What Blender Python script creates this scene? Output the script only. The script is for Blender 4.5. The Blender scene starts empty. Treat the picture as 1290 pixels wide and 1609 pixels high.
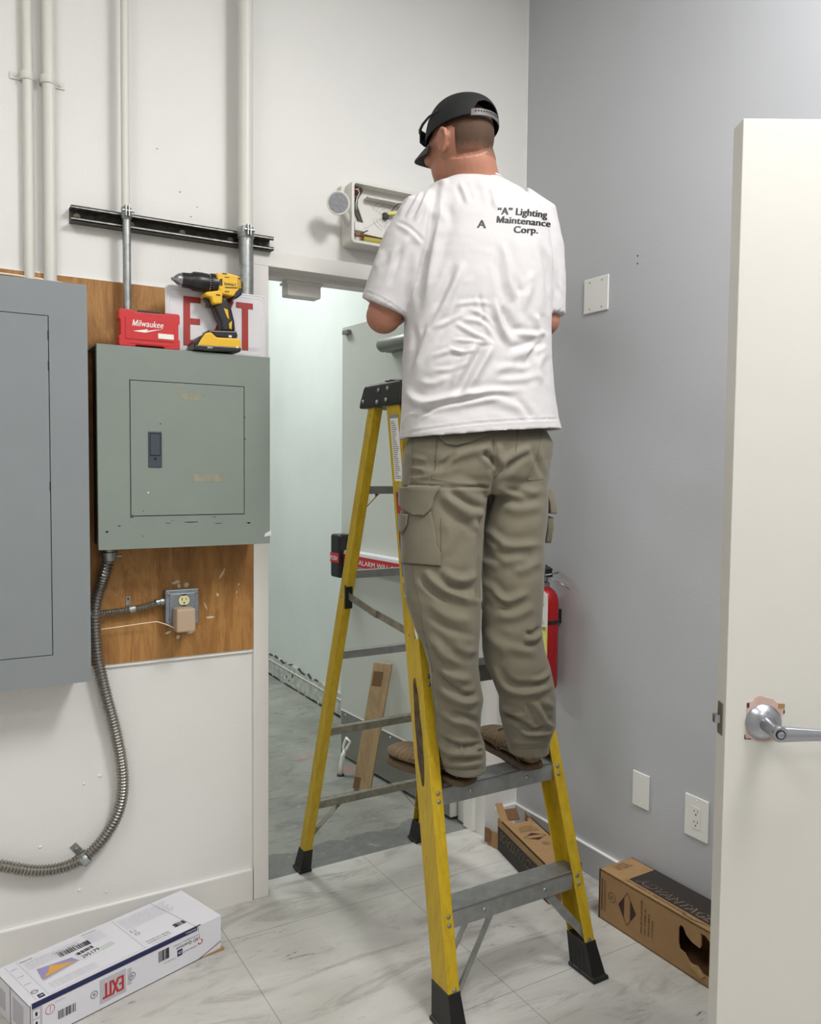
import bpy, bmesh, math, random
import numpy as np
from mathutils import Vector, Matrix
from mathutils.bvhtree import BVHTree
random.seed(7); rng = np.random.default_rng(7)
scn = bpy.context.scene
COL = scn.collection
PI = math.pi
V = Vector
# ------------------------------------------------------------------ camera
YAW, PITCH, ROLL, FPX, CAMH = map(float, (math.radians(30.543), math.radians(3.017), math.radians(0.53), 1285.0, 1.4))
_f = V((math.sin(YAW)*math.cos(PITCH), math.cos(YAW)*math.cos(PITCH), -math.sin(PITCH)))
_r0 = V((math.cos(YAW), -math.sin(YAW), 0)); _u0 = _r0.cross(_f)
_r = math.cos(ROLL)*_r0 + math.sin(ROLL)*_u0
_u = -math.sin(ROLL)*_r0 + math.cos(ROLL)*_u0
CAM = V((0, 0, CAMH))
cd = bpy.data.cameras.new('camera'); cam = bpy.data.objects.new('camera', cd); COL.objects.link(cam)
cam.matrix_world = Matrix(((_r.x, _u.x, -_f.x, 0), (_r.y, _u.y, -_f.y, 0), (_r.z, _u.z, -_f.z, CAMH), (0, 0, 0, 1)))
cd.sensor_fit = 'VERTICAL'; cd.sensor_height = 24; cd.lens = 24*FPX/1609; cd.clip_start = 0.02
scn.camera = cam
RH = V((math.cos(YAW), -math.sin(YAW), 0)); FH = V((math.sin(YAW), math.cos(YAW), 0)); UP = V((0, 0, 1))
# survey helpers: sight line through a point of the photo, met with a known plane of the room
def ray(x, y): return _f + (float(x)-645)/FPX*_r - (float(y)-804.5)/FPX*_u
def onZ(x, y, z=0.): d = ray(x, y); return CAM + d*((z-CAMH)/d.z)
def onY(x, y, Y): d = ray(x, y); return CAM + d*(Y/d.y)
def onX(x, y, X): d = ray(x, y); return CAM + d*(X/d.x)
def at(x, y, dep): return CAM + ray(x, y)*dep
def on_plane(x, y, p, n): d = ray(x, y); return CAM + d*(n.dot(p-CAM)/n.dot(d))
# ------------------------------------------------------------------ world, lights, exposure
wd = bpy.data.worlds.new('world'); scn.world = wd; wd.use_nodes = True
wd.node_tree.nodes['Background'].inputs[0].default_value = (0.8, 0.85, 0.9, 1)
wd.node_tree.nodes['Background'].inputs[1].default_value = 0.3
scn.view_settings.view_transform = 'Standard'; scn.view_settings.look = 'None'
scn.view_settings.gamma = 1; scn.view_settings.exposure = 0.17
CEIL = 3.35
def area(name, loc, sx, sy, power, col, target=None):
    l = bpy.data.lights.new(name, 'AREA'); l.shape = 'RECTANGLE'; l.size = sx; l.size_y = sy; l.energy = power; l.color = col
    o = bpy.data.objects.new(name, l); COL.objects.link(o); o.location = loc
    if target is not None: o.rotation_euler = (V(target)-V(loc)).to_track_quat('-Z', 'Y').to_euler()
    return o
area('room_light', (1.42, 0.3, CEIL-0.06), 0.5, 1.0, 58, (1.0, 0.99, 0.97))
area('room_light', (-0.6, 0.6, CEIL-0.06), 0.6, 1.2, 17, (1.0, 0.99, 0.97))
area('room_light', (0.1, -1.3, CEIL-0.06), 1.2, 0.6, 12, (1.0, 0.99, 0.97))
area('back_room_light', (0.95, 4.6, CEIL-0.06), 0.5, 1.2, 50, (0.955, 1.0, 0.98))
area('back_room_light', (-1.2, 5.2, CEIL-0.06), 0.6, 1.2, 30, (0.955, 1.0, 0.98))
# ------------------------------------------------------------------ materials
def hx(s):
    c = [int(s[i:i+2], 16)/255 for i in (0, 2, 4)]
    return tuple((x/12.92 if x <= .04045 else ((x+.055)/1.055)**2.4) for x in c) + (1,)
class N:
    def __init__(s, m): s.t = m.node_tree; s.n = s.t.nodes; s.b = s.n['Principled BSDF']
    def add(s, k, **kw):
        n = s.n.new(k)
        for a, v in kw.items(): setattr(n, a, v)
        return n
    def link(s, a, b): s.t.links.new(a, b)
    def coord(s, which='Object', scale=(1, 1, 1), rot=(0, 0, 0)):
        c = s.add('ShaderNodeTexCoord'); m = s.add('ShaderNodeMapping'); s.link(c.outputs[which], m.inputs[0])
        m.inputs['Scale'].default_value = scale; m.inputs['Rotation'].default_value = rot; return m.outputs[0]
    def noise(s, vec, scale, detail=4, rough=.55, dist=0):
        n = s.add('ShaderNodeTexNoise'); s.link(vec, n.inputs['Vector']); n.inputs['Scale'].default_value = scale
        n.inputs['Detail'].default_value = detail; n.inputs['Roughness'].default_value = rough; n.inputs['Distortion'].default_value = dist
        return n.outputs['Fac']
    def ramp(s, fac, stops):
        r = s.add('ShaderNodeValToRGB'); s.link(fac, r.inputs[0]); e = r.color_ramp.elements
        while len(e) < len(stops): e.new(.5)
        for i, (p, c) in enumerate(stops): e[i].position = p; e[i].color = c if len(c) == 4 else (*c, 1)
        return r.outputs[0]
    def mix(s, fac, a, b, mode='MIX'):
        m = s.add('ShaderNodeMix', data_type='RGBA', blend_type=mode)
        for v, i in ((fac, 0), (a, 6), (b, 7)):
            if isinstance(v, (int, float)): m.inputs[i].default_value = v
            elif isinstance(v, tuple): m.inputs[i].default_value = v
            else: s.link(v, m.inputs[i])
        return m.outputs[2]
    def bump(s, h, strength, dist=.002, base=None):
        b = s.add('ShaderNodeBump'); s.link(h, b.inputs['Height']); b.inputs['Strength'].default_value = strength; b.inputs['Distance'].default_value = dist
        s.link(b.outputs[0], s.b.inputs['Normal']); return b
    def math(s, op, a, b=None):
        m = s.add('ShaderNodeMath', operation=op)
        for v, i in ((a, 0), (b, 1)):
            if v is None: continue
            if isinstance(v, (int, float)): m.inputs[i].default_value = v
            else: s.link(v, m.inputs[i])
        return m.outputs[0]
def mat(name, col, rough=.5, metal=0., spec=None, var=0., vs=12., bump=0., bs=300., bd=.0006, sheen=0):
    m = bpy.data.materials.new(name); m.use_nodes = True; n = N(m); b = n.b
    c = hx(col) if isinstance(col, str) else col
    b.inputs['Base Color'].default_value = c; b.inputs['Roughness'].default_value = rough; b.inputs['Metallic'].default_value = metal
    if spec is not None: b.inputs['Specular IOR Level'].default_value = spec
    if sheen: b.inputs['Sheen Weight'].default_value = sheen; b.inputs['Sheen Roughness'].default_value = .5
    if var or bump: vec = n.coord()
    if var:
        f = n.noise(vec, vs, 5)
        lo = tuple(x*(1-var) for x in c[:3]) + (1,); hi = tuple(min(1, x*(1+var)) for x in c[:3]) + (1,)
        n.link(n.ramp(f, [(.3, lo), (.7, hi)]), b.inputs['Base Color'])
    if bump: n.bump(n.noise(vec, bs, 3), bump, bd)
    return m
M = {}
M['wall'] = mat('wall_paint_white', 'dfdedb', .5, var=.02, vs=2.5, bump=.3, bs=160, bd=.0012)
M['greywall'] = mat('wall_paint_grey', 'bbbdc2', .42, var=.03, vs=1.8, bump=.3, bs=130, bd=.0012)
M['trim'] = mat('trim_paint', 'dedcd8', .4, var=.02, vs=6, bump=.2, bs=90)
M['greytrim'] = mat('trim_paint_grey', 'bfc1c5', .42, var=.03, vs=6)
M['caulk'] = mat('caulk', 'e9e9e6', .5)
M['ceil'] = mat('ceiling_paint', 'd8d8d4', .8)
M['doorpaint'] = mat('door_paint', 'cfcdc7', .45, var=.015, vs=3, bump=.22, bs=70, bd=.0008)
M['doorpaintedge'] = M['doorpaint']
M['exitdoor'] = mat('exit_door_paint', 'c2c4bd', .38, var=.03, vs=3)
M['kick'] = mat('kick_plate', '85867f', .4, .4, var=.08, vs=8)
M['panel'] = mat('panel_paint_green_grey', '808982', .36, var=.03, vs=7, bump=.2, bs=400)
M['panel2'] = mat('panel_paint_blue_grey', '84898c', .36, var=.025, vs=5, bump=.2, bs=400)
M['darkgap'] = mat('dark_gap', '17191a', .8)
M['panelside'] = mat('panel_side', '3a332c', .55, .3, var=.3, vs=30)
M['latch'] = mat('latch_plastic', '39434c', .5)
M['pipe'] = mat('painted_conduit', 'd5d3cc', .42, bump=.3, bs=120)
M['galv'] = mat('galvanised_steel', 'a0a3a2', .38, .85, var=.2, vs=60)
M['strut'] = mat('strut_channel_steel', '55534e', .5, .6, var=.45, vs=50)
M['strutedge'] = mat('strut_lip', '8c8b86', .45, .6, var=.35, vs=60)
M['flex'] = mat('flex_conduit_steel', 'a19e98', .32, .9, var=.06, vs=60)
M['chrome'] = mat('satin_nickel', 'a3a6ac', .3, 1.)
M['brass'] = mat('dull_steel', '8a8474', .4, .8)
M['black'] = mat('black_rubber', '151515', .45, var=.2, vs=40)
M['blackp'] = mat('black_plastic', '1b1b1c', .35)
M['alu'] = mat('aluminium', 'a9abaa', .42, .75, var=.14, vs=35)
M['alud'] = mat('aluminium_worn', '8e8b7d', .5, .6, var=.25, vs=45)
M['white'] = mat('white_plastic', 'e8e8e4', .35)
M['offwhite'] = mat('ivory_plastic', 'd8d5a8', .4)
M['beige'] = mat('beige_adapter', 'b79f88', .42)
M['greybox'] = mat('grey_cast_metal', '868d95', .38, .5, var=.12, vs=70)
M['wirecream'] = mat('cream_wire', 'e8d9c0', .5)
M['paint_splash'] = mat('paint_splash', 'cfc4ac', .6)
M['red'] = mat('red_case', 'c1272b', .38, var=.04, vs=20, bump=.1)
M['exitred'] = mat('exit_red', 'a02a22', .5)
M['sheet'] = mat('exit_face_white', 'd6d5d8', .4)
M['yel'] = mat('drill_yellow', 'e0b021', .42)
M['ink'] = mat('ink_black', '131313', .6)
M['inkg'] = mat('ink_grey', '8a8a92', .6)
M['navy'] = mat('ink_navy', '1c2350', .5)
M['inkred'] = mat('ink_red', 'b8262c', .5)
M['boxw'] = mat('carton_white', 'dcdbe2', .5, var=.015, vs=6)
M['boxlav'] = mat('carton_lavender', '9a90bb', .5); M['boxor'] = mat('carton_orange', 'dba54c', .5)
M['paper'] = mat('label_paper', 'e6e4dd', .6)
M['card'] = mat('cardboard', '9b7a52', .8, var=.06, vs=30, bump=.3, bs=120)
M['cardi'] = mat('cardboard_inside', '7c5a3e', .85, var=.06, vs=30)
M['cardink'] = mat('carton_ink', '2a2320', .7)
M['cardink2'] = mat('carton_ink_brown', '3d1f1a', .7)
M['skin'] = mat('skin', 'a8745e', .5, var=.06, vs=25, bump=.25, bs=260)
M['skin'].node_tree.nodes['Principled BSDF'].inputs['Subsurface Weight'].default_value = .12
M['skin'].node_tree.nodes['Principled BSDF'].inputs['Subsurface Radius'].default_value = (.01, .004, .002)
M['shirt'] = mat('white_cotton', 'c4c1c2', .85, var=.015, vs=9, bump=.35, bs=500, bd=.0006, sheen=.15)
M['pants'] = mat('khaki_canvas', '6f6959', .85, var=.05, vs=14, bump=.5, bs=800, bd=.0005, sheen=.15)
M['pants2'] = mat('khaki_canvas_pocket', '6d6757', .85, var=.05, vs=14, bump=.5, bs=800, bd=.0005, sheen=.15)
M['seam'] = mat('khaki_seam', '5f5a4b', .9)
M['cap'] = mat('cap_black', '0d0e10', .8, bump=.6, bs=900, bd=.0008)
M['billu'] = mat('cap_bill', '3c3c3e', .8, bump=.6, bs=900, bd=.0006)
M['strap'] = mat('cap_strap', '5c595b', .5)
M['lens'] = mat('dark_lens', '20242a', .12)
M['extred'] = mat('extinguisher_red', '9c1016', .25)
M['tagp'] = mat('tag_paper', 'dcdcd8', .6)
M['wirecu'] = mat('copper_wire', '9a4f2c', .4, .4)
M['wiredk'] = mat('dark_wire', '332622', .5)
M['nut'] = mat('wire_nut_yellow', 'd8d27a', .5)
M['batt'] = mat('battery_yellow', 'a89a38', .5)
M['fixture'] = mat('fixture_white', 'd8d6d0', .42)
M['reflect'] = mat('lamp_reflector', '8d8f90', .2, .7)
M['pinkpaint'] = mat('old_paint_pink', 'c5a9a0', .6, var=.1, vs=40)
M['bluelab'] = mat('blue_label', '2b3c8c', .4); M['redlab'] = mat('red_label', 'a3382a', .4)
M['lampglow'] = mat('diffuser', 'ffffff', .5)
for k, c, e in (('lampglow', (1, .98, .94, 1), 2.5),):
    b = M[k].node_tree.nodes['Principled BSDF']; b.inputs['Emission Color'].default_value = c; b.inputs['Emission Strength'].default_value = e
def mk_shoe():
    m = mat('shoe_tan', '8a7152', .7); n = N(m); v = n.coord()
    w = n.add('ShaderNodeTexWave'); n.link(v, w.inputs[0]); w.wave_type = 'RINGS'; w.inputs['Scale'].default_value = 22; w.inputs['Distortion'].default_value = 5; w.inputs['Detail'].default_value = 2; w.inputs['Detail Scale'].default_value = 3
    n.link(n.ramp(w.outputs['Fac'], [(.0, hx('6a563e')), (.2, hx('7c6649')), (1, hx('836c4e'))]), n.b.inputs['Base Color'])
    n.bump(w.outputs['Fac'], .5, .003); return m
M['shoe'] = mk_shoe()
M['sole'] = mat('shoe_sole', '5c4b39', .8, var=.2, vs=60)
def mk_yellow():
    m = mat('ladder_yellow', 'c0a020', .42); n = N(m); v = n.coord(scale=(8, 8, 1.2))
    f = n.noise(v, 9, 6, .65)
    g = n.noise(n.coord(), 90, 3, .6)
    c = n.ramp(f, [(.25, hx('a98b1e')), (.5, hx('bd9e1e')), (.8, hx('cbae26'))])
    n.link(n.mix(n.ramp(g, [(.62, (0, 0, 0)), (.72, (.35, .35, .35))]), c, hx('6d5a22')), n.b.inputs['Base Color']); return m
M['yellow'] = mk_yellow()
def mk_wood(name, base, dark, light, sc=(1, 1, 1), wave=True):
    m = mat(name, base, .6); n = N(m); v = n.coord(scale=sc)
    f = n.noise(v, 2.2, 6, .62, 1.6); g = n.noise(n.coord(scale=(sc[0]*14, sc[1]*14, sc[2]*1.2)), 9, 4, .6)
    c = n.ramp(f, [(.28, hx(dark)), (.48, hx(base)), (.56, hx(light)), (.7, hx(base))])
    n.link(n.mix(.35, c, n.ramp(g, [(.3, hx(dark)), (.65, hx(light))])), n.b.inputs['Base Color'])
    n.bump(g, .3, .001); return m
M['ply'] = mk_wood('plywood', '9a6a34', '6f451b', 'b5854a', (5, 5, 1.3))
M['plank'] = mk_wood('plank_wood', 'a48a66', '8b7150', 'b59c78', (6, 6, 1))
def mk_marble():
    m = mat('marble_tile', 'bfbab4', .3); n = N(m)
    v = n.coord(scale=(1.1, 4.6, 1), rot=(0, 0, math.radians(-10)))
    f = n.noise(v, 2.3, 9, .70, 1.0); g = n.noise(n.coord(scale=(1.0, 2, 1)), 1.7, 5, .6, .6)
    v2 = n.coord(scale=(2.2, 10, 1), rot=(0, 0, math.radians(-16))); h = n.noise(v2, 3.8, 9, .78, .9)
    k = n.noise(n.coord(scale=(1, 1.6, 1)), 2.4, 3, .5)
    base = n.ramp(g, [(.3, hx('b5b3ad')), (.6, hx('c9c7c2'))])
    c1 = n.mix(n.ramp(f, [(.38, (.6, .6, .6)), (.48, (.1, .1, .1)), (.6, (0, 0, 0))]), base, hx('908d87'))
    wisp = n.mix(1., n.ramp(h, [(.33, (1, 1, 1)), (.385, (.12, .12, .12)), (.42, (0, 0, 0))]), n.ramp(k, [(.42, (.25, .25, .25)), (.58, (1, 1, 1))]), 'MULTIPLY')
    c2 = n.mix(wisp, c1, hx('5d5954'))
    sx = n.add('ShaderNodeSeparateXYZ'); tc = n.add('ShaderNodeTexCoord'); n.link(tc.outputs['Object'], sx.inputs[0])
    def seam(axis, off, step):
        q = n.math('MODULO', n.math('ADD', sx.outputs[axis], -off+step*20+step/2), step)
        return n.math('LESS_THAN', n.math('ABSOLUTE', n.math('SUBTRACT', q, step/2)), .0011)
    s = n.math('MAXIMUM', seam(0, .742, .588), seam(1, 1.686, .606))
    n.link(n.mix(n.math('MULTIPLY', s, .6), c2, hx('4a4541')), n.b.inputs['Base Color'])
    n.bump(s, -.4, .001); return m
M['marble'] = mk_marble()
def mk_concrete():
    m = mat('concrete', '8f918c', .6); n = N(m); v = n.coord()
    f = n.noise(v, 1.7, 8, .62, .8); g = n.noise(v, 26, 5, .7)
    c = n.ramp(f, [(.3, hx('70726b')), (.55, hx('8b8c85')), (.75, hx('a1a29a'))])
    c = n.mix(n.ramp(g, [(.60, (0, 0, 0)), (.74, (.5, .5, .5))]), c, hx('c4c5bf'))
    c = n.mix(n.ramp(n.noise(n.coord(scale=(1, 2.5, 1)), 5, 6, .7, 1.5), [(.52, (0, 0, 0)), (.62, (.5, .5, .5)), (.7, (0, 0, 0))]), c, hx('5f615d'))
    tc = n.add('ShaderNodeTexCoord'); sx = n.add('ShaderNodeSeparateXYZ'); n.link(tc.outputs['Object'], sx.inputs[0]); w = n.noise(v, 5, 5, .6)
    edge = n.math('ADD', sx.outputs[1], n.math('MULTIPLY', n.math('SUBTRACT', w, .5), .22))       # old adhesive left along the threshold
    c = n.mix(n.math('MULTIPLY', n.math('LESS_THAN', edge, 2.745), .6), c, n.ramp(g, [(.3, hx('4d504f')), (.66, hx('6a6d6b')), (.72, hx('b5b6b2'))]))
    for px, py, rr in ((1.655, 3.36, .07), (1.55, 3.62, .05)):
        d = n.math('ADD', n.math('POWER', n.math('SUBTRACT', sx.outputs[0], px), 2.), n.math('POWER', n.math('SUBTRACT', sx.outputs[1], py), 2.))
        c = n.mix(n.math('MULTIPLY', n.math('MULTIPLY', n.math('LESS_THAN', d, rr*rr), n.math('GREATER_THAN', g, .52)), .5), c, hx('b5665a'))
    n.link(c, n.b.inputs['Base Color'])
    n.bump(g, .3, .002); return m
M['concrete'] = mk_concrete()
def mk_brackwall():
    m = mat('back_room_wall', 'c9cec9', .5); n = N(m); v = n.coord()
    f = n.noise(v, 1.5, 5); g = n.noise(v, 60, 4, .6)
    c = n.ramp(f, [(.3, hx('c6ccc8')), (.7, hx('d2d8d4'))])
    n.link(n.mix(n.ramp(g, [(.70, (0, 0, 0)), (.74, (.6, .6, .6))]), c, hx('8c908a')), n.b.inputs['Base Color']); return m
M['backwall'] = mk_brackwall()
M['dirtybase'] = mat('dirty_base_block', 'b0b3ac', .7, var=.3, vs=22)
M['dirtydark'] = mat('grime', '3a3a36', .8, var=.3, vs=40)
def mk_hair():
    m = mat('hair_brown', '3a2a1e', .8); n = N(m); tc = n.add('ShaderNodeTexCoord'); sx = n.add('ShaderNodeSeparateXYZ'); n.link(tc.outputs['Object'], sx.inputs[0])
    g = n.noise(n.coord(), 240, 3, .7); g2 = n.noise(n.coord(), 35, 3, .6)
    z = n.math('ADD', n.math('MULTIPLY', sx.outputs[2], 18.0), n.math('MULTIPLY', n.math('SUBTRACT', g, .5), .5))
    z = n.math('ADD', z, n.math('MULTIPLY', n.math('SUBTRACT', g2, .5), .5))
    z = n.math('ADD', z, 1.15)
    n.link(n.ramp(z, [(.02, hx('a8745e')), (.40, hx('7f5945')), (.85, hx('4a3424'))]), n.b.inputs['Base Color'])
    n.bump(g, .5, .001); return m
M['hair'] = mk_hair()
# ------------------------------------------------------------------ mesh builder
class MB:
    def __init__(s): s.v = []; s.f = []; s.m = []
    def add(s, vs, fs, mi=0):
        o = len(s.v); s.v += [tuple(v) for v in vs]; s.f += [tuple(o+i for i in f) for f in fs]; s.m += [mi]*len(fs); return s
    def box(s, lo, hi, mi=0):
        (a, b, c), (d, e, f) = lo, hi
        return s.add([(a,b,c),(d,b,c),(d,e,c),(a,e,c),(a,b,f),(d,b,f),(d,e,f),(a,e,f)], [(0,3,2,1),(4,5,6,7),(0,1,5,4),(1,2,6,5),(2,3,7,6),(3,0,4,7)], mi)
    def obox(s, o, x, y, z, mi=0):     # corner o, edge vectors
        o, x, y, z = V(o), V(x), V(y), V(z)
        if x.cross(y).dot(z) < 0: x, y = y, x
        return s.add([o,o+x,o+x+y,o+y,o+z,o+x+z,o+x+y+z,o+y+z], [(0,3,2,1),(4,5,6,7),(0,1,5,4),(1,2,6,5),(2,3,7,6),(3,0,4,7)], mi)
    def prism(s, pts, d, mi=0):        # planar polygon extruded by vector d
        pts = [V(p) for p in pts]; d = V(d); n = len(pts)
        nn = V((0, 0, 0))
        for i in range(n): nn += pts[i].cross(pts[(i+1) % n])
        if nn.dot(d) > 0: pts = pts[::-1]
        vs = pts + [p+d for p in pts]
        return s.add(vs, [tuple(range(n)), tuple(range(2*n-1, n-1, -1))] + [(i, n+i, n+(i+1) % n, (i+1) % n) for i in range(n)], mi)
    def loft(s, rings, mi=0, caps=True):
        n = len(rings[0]); o = len(s.v)
        for r in rings: s.v += [tuple(p) for p in r]
        for k in range(len(rings)-1):
            for i in range(n):
                a = o+k*n+i; b = o+k*n+(i+1) % n; s.f.append((a, b, b+n, a+n)); s.m.append(mi)
        if caps:
            for k, rev in ((0, True), (len(rings)-1, False)):
                c = V((0, 0, 0))
                for p in rings[k]: c += V(p)
                c /= n; s.v.append(tuple(c)); ci = len(s.v)-1
                for i in range(n):
                    a = o+k*n+i; b = o+k*n+(i+1) % n
                    s.f.append((b, a, ci) if rev else (a, b, ci)); s.m.append(mi)
        return s
    def tube(s, pts, r, n=12, mi=0, caps=True, flat=None):
        pts = [V(p) for p in pts]; rs = r if isinstance(r, (list, tuple)) else [r]*len(pts)
        rings = []; up = None
        for i, p in enumerate(pts):
            t = (pts[min(i+1, len(pts)-1)] - pts[max(i-1, 0)]).normalized()
            if up is None: up = t.orthogonal().normalized()
            up = (up - t*up.dot(t)).normalized(); w = t.cross(up)
            rings.append([p + rs[i]*(math.cos(a)*up + math.sin(a)*w) for a in [2*PI*k/n for k in range(n)]])
        return s.loft(rings, mi, caps)
    def lathe(s, prof, o, ax, n=24, mi=0):   # prof: (radius, height)
        o, ax = V(o), V(ax).normalized(); x = ax.orthogonal().normalized(); y = ax.cross(x)
        rings = [[o + ax*h + max(r, 1e-5)*(math.cos(2*PI*k/n)*x + math.sin(2*PI*k/n)*y) for k in range(n)] for r, h in prof]
        return s.loft(rings, mi, True)
    def ell(s, c, rx, ry, rz, mi=0, nu=20, nv=12):
        c = V(c); rings = []
        for j in range(1, nv):
            t = PI*j/nv; rings.append([c + V((rx*math.sin(t)*math.cos(2*PI*k/nu), ry*math.sin(t)*math.sin(2*PI*k/nu), -rz*math.cos(t))) for k in range(nu)])
        return s.loft(rings, mi, True)
    def tf(s, mtx):
        s.v = [tuple(mtx @ V(v)) for v in s.v]; return s
    def build(s, name, mats, parent=None, smooth=False, bevel=0., seg=2, org=None):
        me = bpy.data.meshes.new(name); vs = s.v
        if org is not None: vs = [(v[0]-org[0], v[1]-org[1], v[2]-org[2]) for v in vs]
        me.from_pydata(vs, [], s.f); me.update()
        if not isinstance(mats, (list, tuple)): mats = [mats]
        for m in mats: me.materials.append(M[m] if isinstance(m, str) else m)
        me.polygons.foreach_set('material_index', s.m)
        me.polygons.foreach_set('use_smooth', [bool(smooth)]*len(s.f))
        bm = bmesh.new(); bm.from_mesh(me); bmesh.ops.recalc_face_normals(bm, faces=bm.faces); bm.to_mesh(me); bm.free()
        o = bpy.data.objects.new(name, me); COL.objects.link(o)
        if org is not None: o.location = org
        if parent is not None: o.parent = parent
        if bevel:
            b = o.modifiers.new('bevel', 'BEVEL'); b.width = bevel; b.segments = seg; b.limit_method = 'ANGLE'; b.angle_limit = math.radians(40)
            o.modifiers.new('wn', 'WEIGHTED_NORMAL') if False else None
        if smooth == 'auto':
            me.set_sharp_from_angle(angle=math.radians(35))
        return o
def thing(name, label, cat, loc=(0, 0, 0), group=None):
    o = bpy.data.objects.new(name, None); COL.objects.link(o); o.location = loc; o.empty_display_size = .05
    o['label'] = label; o['category'] = cat
    if group: o['group'] = group
    return o
def tag(o, label, cat, group=None):
    o['label'] = label; o['category'] = cat
    if group: o['group'] = group
    return o
def struct(o, label=None):
    o['kind'] = 'structure'
    if label: o['label'] = label
    return o
def adopt(root):       # parts are authored in room coordinates; hang them on the thing's base point
    for c in [o for o in COL.objects if o.parent == root]:
        c.location = V(c.location) - V(root.location)
# ------------------------------------------------------------------ lettering
_tc = {}
def text2d(s, bold=0., ext=0., cut=0):
    key = (s, bold, cut)
    if key in _tc: return _tc[key]
    cu = bpy.data.curves.new('t', 'FONT'); cu.body = s; cu.size = 1; cu.offset = bold; cu.resolution_u = 3; cu.space_character = 1.02 + bold*1.2
    ob = bpy.data.objects.new('t', cu); COL.objects.link(ob); bpy.context.view_layer.update()
    me = bpy.data.meshes.new_from_object(ob.evaluated_get(bpy.context.evaluated_depsgraph_get()))
    bm = bmesh.new(); bm.from_mesh(me)
    if s[0] == 'M' and bold == 0:      # deeper middle for the capital M
        for v in bm.verts:
            if v.co.x < .72 and abs(v.co.y-.402) < .002: v.co.y = .235
            elif v.co.x < .72 and abs(v.co.y-.267) < .002: v.co.y = .0; v.co.x += -.03 if v.co.x < .391 else .03
    if cut:
        bmesh.ops.triangulate(bm, faces=bm.faces)
        for _ in range(5):
            le = [e for e in bm.edges if e.calc_length() > cut]
            if not le: break
            bmesh.ops.subdivide_edges(bm, edges=le, cuts=1); bmesh.ops.triangulate(bm, faces=bm.faces)
    vs = np.array([v.co[:2] for v in bm.verts]); fs = [[v.index for v in f.verts] for f in bm.faces]
    bm.verts.ensure_lookup_table(); bm.free()
    bpy.data.objects.remove(ob); bpy.data.curves.remove(cu)
    _tc[key] = (vs, fs); return _tc[key]
def put_text(mb, s, o, x, y, size, bold=0., w=None, align='l', mi=0, n=None, lift=.0006, shear=0., thick=.0002):
    """letters on the plane through o with reading direction x and up y; w fits the width"""
    if bold > .008:       # heavier stroke: thin letters set three times side by side
        for k in (-1, 0, 1): put_text(mb, s, V(o)+V(x).normalized()*k*(bold-.004)*size, x, y, size, 0, w, align, mi, n, lift+.00004*(k+1), shear, thick)
        return mb
    vs, fs = text2d(s, bold)
    x, y, o = V(x).normalized(), V(y).normalized(), V(o)
    n = x.cross(y).normalized() if n is None else V(n)
    x0, x1 = vs[:, 0].min(), vs[:, 0].max(); sx = size if w is None else w/(x1-x0)
    sh = {'l': x0, 'c': (x0+x1)/2, 'r': x1}[align]
    pts = [o + x*((vx-sh)*sx + shear*vy*size) + y*(vy*size) + n*(lift+thick) for vx, vy in vs]
    mb.add(pts, fs, mi)
    return mb
def quad(mb, o, x, y, w, h, mi=0, n=None, lift=.0004, thick=.0004):
    x, y, o = V(x).normalized(), V(y).normalized(), V(o); n = x.cross(y).normalized() if n is None else n
    return mb.obox(o + n*lift*.2, x*w, y*h, n*thick, mi)
def bars(mb, o, x, y, w, h, k, mi=0, seed=1, lift=.0005):
    r = random.Random(seed); x, y = V(x).normalized(), V(y).normalized(); p = 0.
    while p < w:
        b = r.choice((.3, .5, .8, 1.1))*w/k; quad(mb, V(o)+x*p, x, y, min(b, w-p), h, mi, lift=lift, thick=lift+.0002); p += b + r.choice((.4, .7, 1.))*w/k
def ringpoly(mb, c, x, y, r0, r1, n=24, mi=0, lift=.0006, a0=0, a1=2*PI):
    x, y, c = V(x).normalized(), V(y).normalized(), V(c); nn = x.cross(y)
    vs = []; fs = []
    for k in range(n+1):
        a = a0+(a1-a0)*k/n
        for r in (r0, r1): vs.append(c + (math.cos(a)*x + math.sin(a)*y)*r + nn*lift)
    for k in range(n): fs.append((2*k, 2*k+1, 2*k+3, 2*k+2))
    mb.add(vs, fs, mi)
def seg(mb, a, b, n, w, mi=0, lift=.0006):
    a, b, n = V(a), V(b), V(n); t = (b-a).normalized().cross(n).normalized()*w/2
    mb.add([a-t+n*lift, b-t+n*lift, b+t+n*lift, a+t+n*lift], [(0, 1, 2, 3)], mi)
# ================================================================== ROOM
WA, XR = 2.49, 1.96          # back wall face (y) and right wall face (x)
OX0, OX1, OH, WT = 0.935, 1.802, 2.032, 0.155   # doorway
mb = MB(); mb.box((-2.2, WA, 0), (OX0-.012, WA+WT, CEIL)); mb.box((OX1+.012, WA, 0), (XR, WA+WT, CEIL)); mb.box((OX0-.012, WA, OH+.012), (OX1+.012, WA+WT, CEIL))
for px, py, r_ in ((157, 1219, .006), (132, 1231, .004), (63, 1331, .005), (125, 1399, .006), (167, 1401, .004), (157, 1322, .003), (283, 301, .004), (247, 233, .003), (300, 340, .003), (310, 325, .003), (1045, 330, .002)):
    p = onY(px, py, WA); mb.ell((p.x, WA, p.z), r_, .0035, r_*.9, 0, 10, 8)
struct(mb.build('wall_back', 'wall'))
mb = MB(); mb.box((XR, -2.2, 0), (XR+.14, WA+WT, CEIL)); struct(mb.build('wall_right', 'greywall'))
mb = MB(); mb.box((-2.3, -2.2, 0), (-2.2, WA+WT, CEIL)); struct(mb.build('wall_left', 'wall'))
mb = MB(); mb.box((-2.3, -2.3, 0), (XR+.14, -2.2, CEIL)); struct(mb.build('wall_front', 'wall'))
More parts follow.
